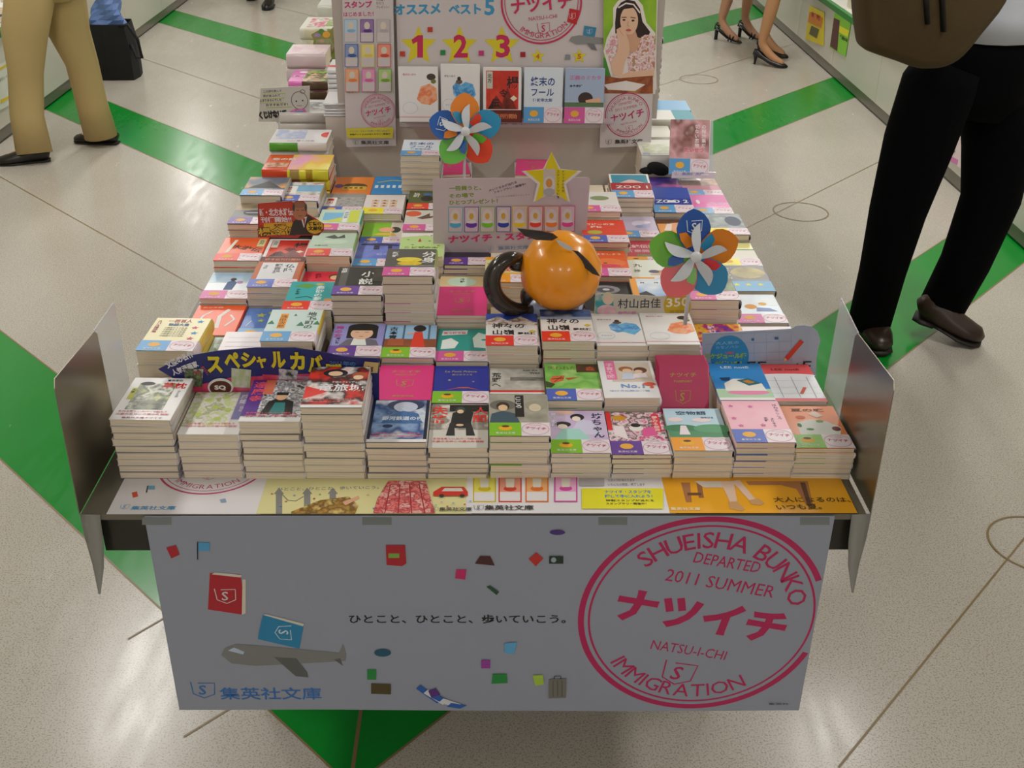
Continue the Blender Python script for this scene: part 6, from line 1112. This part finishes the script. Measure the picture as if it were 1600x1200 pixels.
# person in beige trousers, walking left
bp_ = thing('person', 'person in beige trousers and dark flat shoes walking along the left aisle', 'person', (0, 0, 0))
pel = on_y(72, -45, 5.6); chest = pel+Vector((-.03, 0, .36)); neck = chest+Vector((-.01, 0, .19)); head = neck+Vector((-.02, 0, .17))
hl, kl, al = on_y(48, -15, 5.52), on_y(40, 112, 5.50), on_z(50, 232, .08); hr, kr, ar = on_y(97, -15, 5.68), on_y(128, 98, 5.72), on_z(160, 205, .08)
s1h, s1t = on_z(78, 251, 0), on_z(-2, 258, 0); s2h, s2t = on_z(184, 225, 0), on_z(119, 222, 0)
shl, shr = chest+Vector((-.02, -.16, .1)), chest+Vector((0, .16, .1))
al, ar = on_y(50, 226, 5.50), on_y(157, 203, 5.74)
body(bp_, pel, [hl, hr], [kl, kr], [al, ar], [s1t.lerp(s1h, .15)+Vector((0, 0, .03)), s2t.lerp(s2h, .15)+Vector((0, 0, .03))], chest, neck, head,
     [(shl, shl+Vector((.03, -.05, -.27)), shl+Vector((-.2, -.04, -.22)), (-1, 0, .1)), (shr, shr+Vector((.03, .05, -.27)), shr+Vector((-.2, .04, -.22)), (-1, 0, .1))], k=.93, lk=.55)
face(bp_, head, -PI/2, '#1c1512', long=True)
BG = mat('#b8a06c', .8, bump=.35, bscale=9)
garment('trousers', bp_, [([pel+Vector((0, 0, .14)), pel, pel+Vector((0, 0, -.08)), pel+Vector((0, 0, -.13))], [(.14, .12), (.175, .14), (.17, .13), (.11, .09)]),
    ([hl+Vector((0, 0, .04)), hl, on_y(38, 55, 5.51), kl, on_y(42, 180, 5.50), on_z(54, 240, .045)], [(.09, .1), (.112, .11), (.105, .1), (.082, .08), (.080, .075), (.088, .08)]),
    ([hr+Vector((0, 0, .04)), hr, on_y(108, 50, 5.70), kr, on_y(143, 160, 5.74), on_z(158, 213, .045)], [(.09, .1), (.108, .11), (.10, .1), (.080, .08), (.078, .075), (.085, .08)])], BG, 22)
garment('shirt', bp_, [([pel+Vector((0, 0, .10)), pel.lerp(chest, .5), chest, chest+Vector((0, 0, .10)), neck+Vector((0, 0, -.03))], [(.165, .13), (.145, .115), (.155, .12), (.15, .11), (.06, .06)]),
    ([shl, shl+Vector((.03, -.05, -.27))], [.06, .05]), ([shr, shr+Vector((.03, .05, -.27))], [.06, .05])], mat('#d8d4cc', .7))
shoe(bp_, s1h, s1t, 'flat', '#1d1712', .045); shoe(bp_, s2h, s2t, 'flat', '#211a14', .045)
# three more shoppers, of whom only the feet are in the photo
def lady(label, feet, kind, yaw, skirt, top, hair, skin, long=True):
    t = thing('person', label, 'person', (0, 0, 0)); mid = sum(((Vector(h)+Vector(q))/2 for h, q in feet), Vector())/2
    pel = Vector((mid.x, mid.y, .88)); chest = pel+Vector((0, 0, .33)); neck = chest+Vector((0, 0, .18)); head = neck+Vector((0, 0, .165)); R_ = Matrix.Rotation(yaw, 3, 'Z'); H_ = .062 if kind != 'flat' else 0
    hips = []; kn = []; an = []; to = []
    for i, (h, q) in enumerate(feet):
        h, q = Vector(h), Vector(q); s_ = 1 if (R_.inverted() @ (h-mid)).x > 0 else -1; hips.append(pel+R_ @ Vector((s_*.09, 0, -.05))); d = (q-h).normalized()
        a_ = h+d*.045+Vector((0, 0, H_+.075)); an.append(a_); kn.append((a_+hips[-1])/2+d*.02+Vector((0, 0, -.01))); to.append(q-d*.02+Vector((0, 0, .022)))
    shl, shr = chest+R_ @ Vector((-.16, 0, .1)), chest+R_ @ Vector((.16, 0, .1)); fw = R_ @ Vector((0, -1, 0))
    body(t, pel, hips, kn, an, to, chest, neck, head, [(shl, shl+fw*.05+Vector((0, 0, -.27)), shl+fw*.26+Vector((0, 0, -.22)), fw), (shr, shr+fw*.05+Vector((0, 0, -.27)), shr+fw*.26+Vector((0, 0, -.22)), fw)], k=.9, skin=mat(skin, .5))
    face(t, head, yaw, hair, long=long)
    garment('skirt', t, [([pel+Vector((0, 0, .13)), pel, pel+Vector((0, 0, -.2)), pel+Vector((0, 0, -.36))], [(.135, .11), (.17, .14), (.185, .16), (.20, .18)])], mat(skirt, .8), 24)
    garment('blouse', t, [([pel+Vector((0, 0, .10)), pel.lerp(chest, .5), chest, chest+Vector((0, 0, .1)), neck+Vector((0, 0, -.03))], [(.145, .12), (.135, .11), (.15, .12), (.14, .10), (.06, .06)]), ([shl, shl+fw*.05+Vector((0, 0, -.27))], [.058, .046]), ([shr, shr+fw*.05+Vector((0, 0, -.27))], [.058, .046])], mat(top, .8))
    for h, q in feet: shoe(t, h, q, kind, '#0d0b0c', name='shoe')
    return t
z0 = lambda x, y: on_z(x, y, 0)
lady('person with bare legs in black strappy heeled sandals, right aisle', [(z0(1116, 61), z0(1157, 69)), (z0(1153, 57), z0(1190, 66))], 'strap', .9, '#3a4a6a', '#d8d8d4', '#1a1412', '#b8886a')
lady('person with bare legs in plain black court shoes, beside the strappy sandals', [(z0(1176, 100), z0(1229, 107)), (z0(1182, 84), z0(1230, 92))], 'pump', 1.3, '#2a2a2e', '#c8a8a8', '#2a1c16', '#b8865e')
lady('person in black flat shoes standing far beyond the left piles', [(z0(424, 8), z0(416, 17)), (z0(398, -6), z0(392, 2))], 'flat', -.5, '#5a4a4a', '#8a98a8', '#1a1412', '#b88a6c')
if STUFF.v:
    STUFF.build('paperback_pile_core', label='hidden lower paperbacks filling the piles on the table', cat='books', kind='stuff')
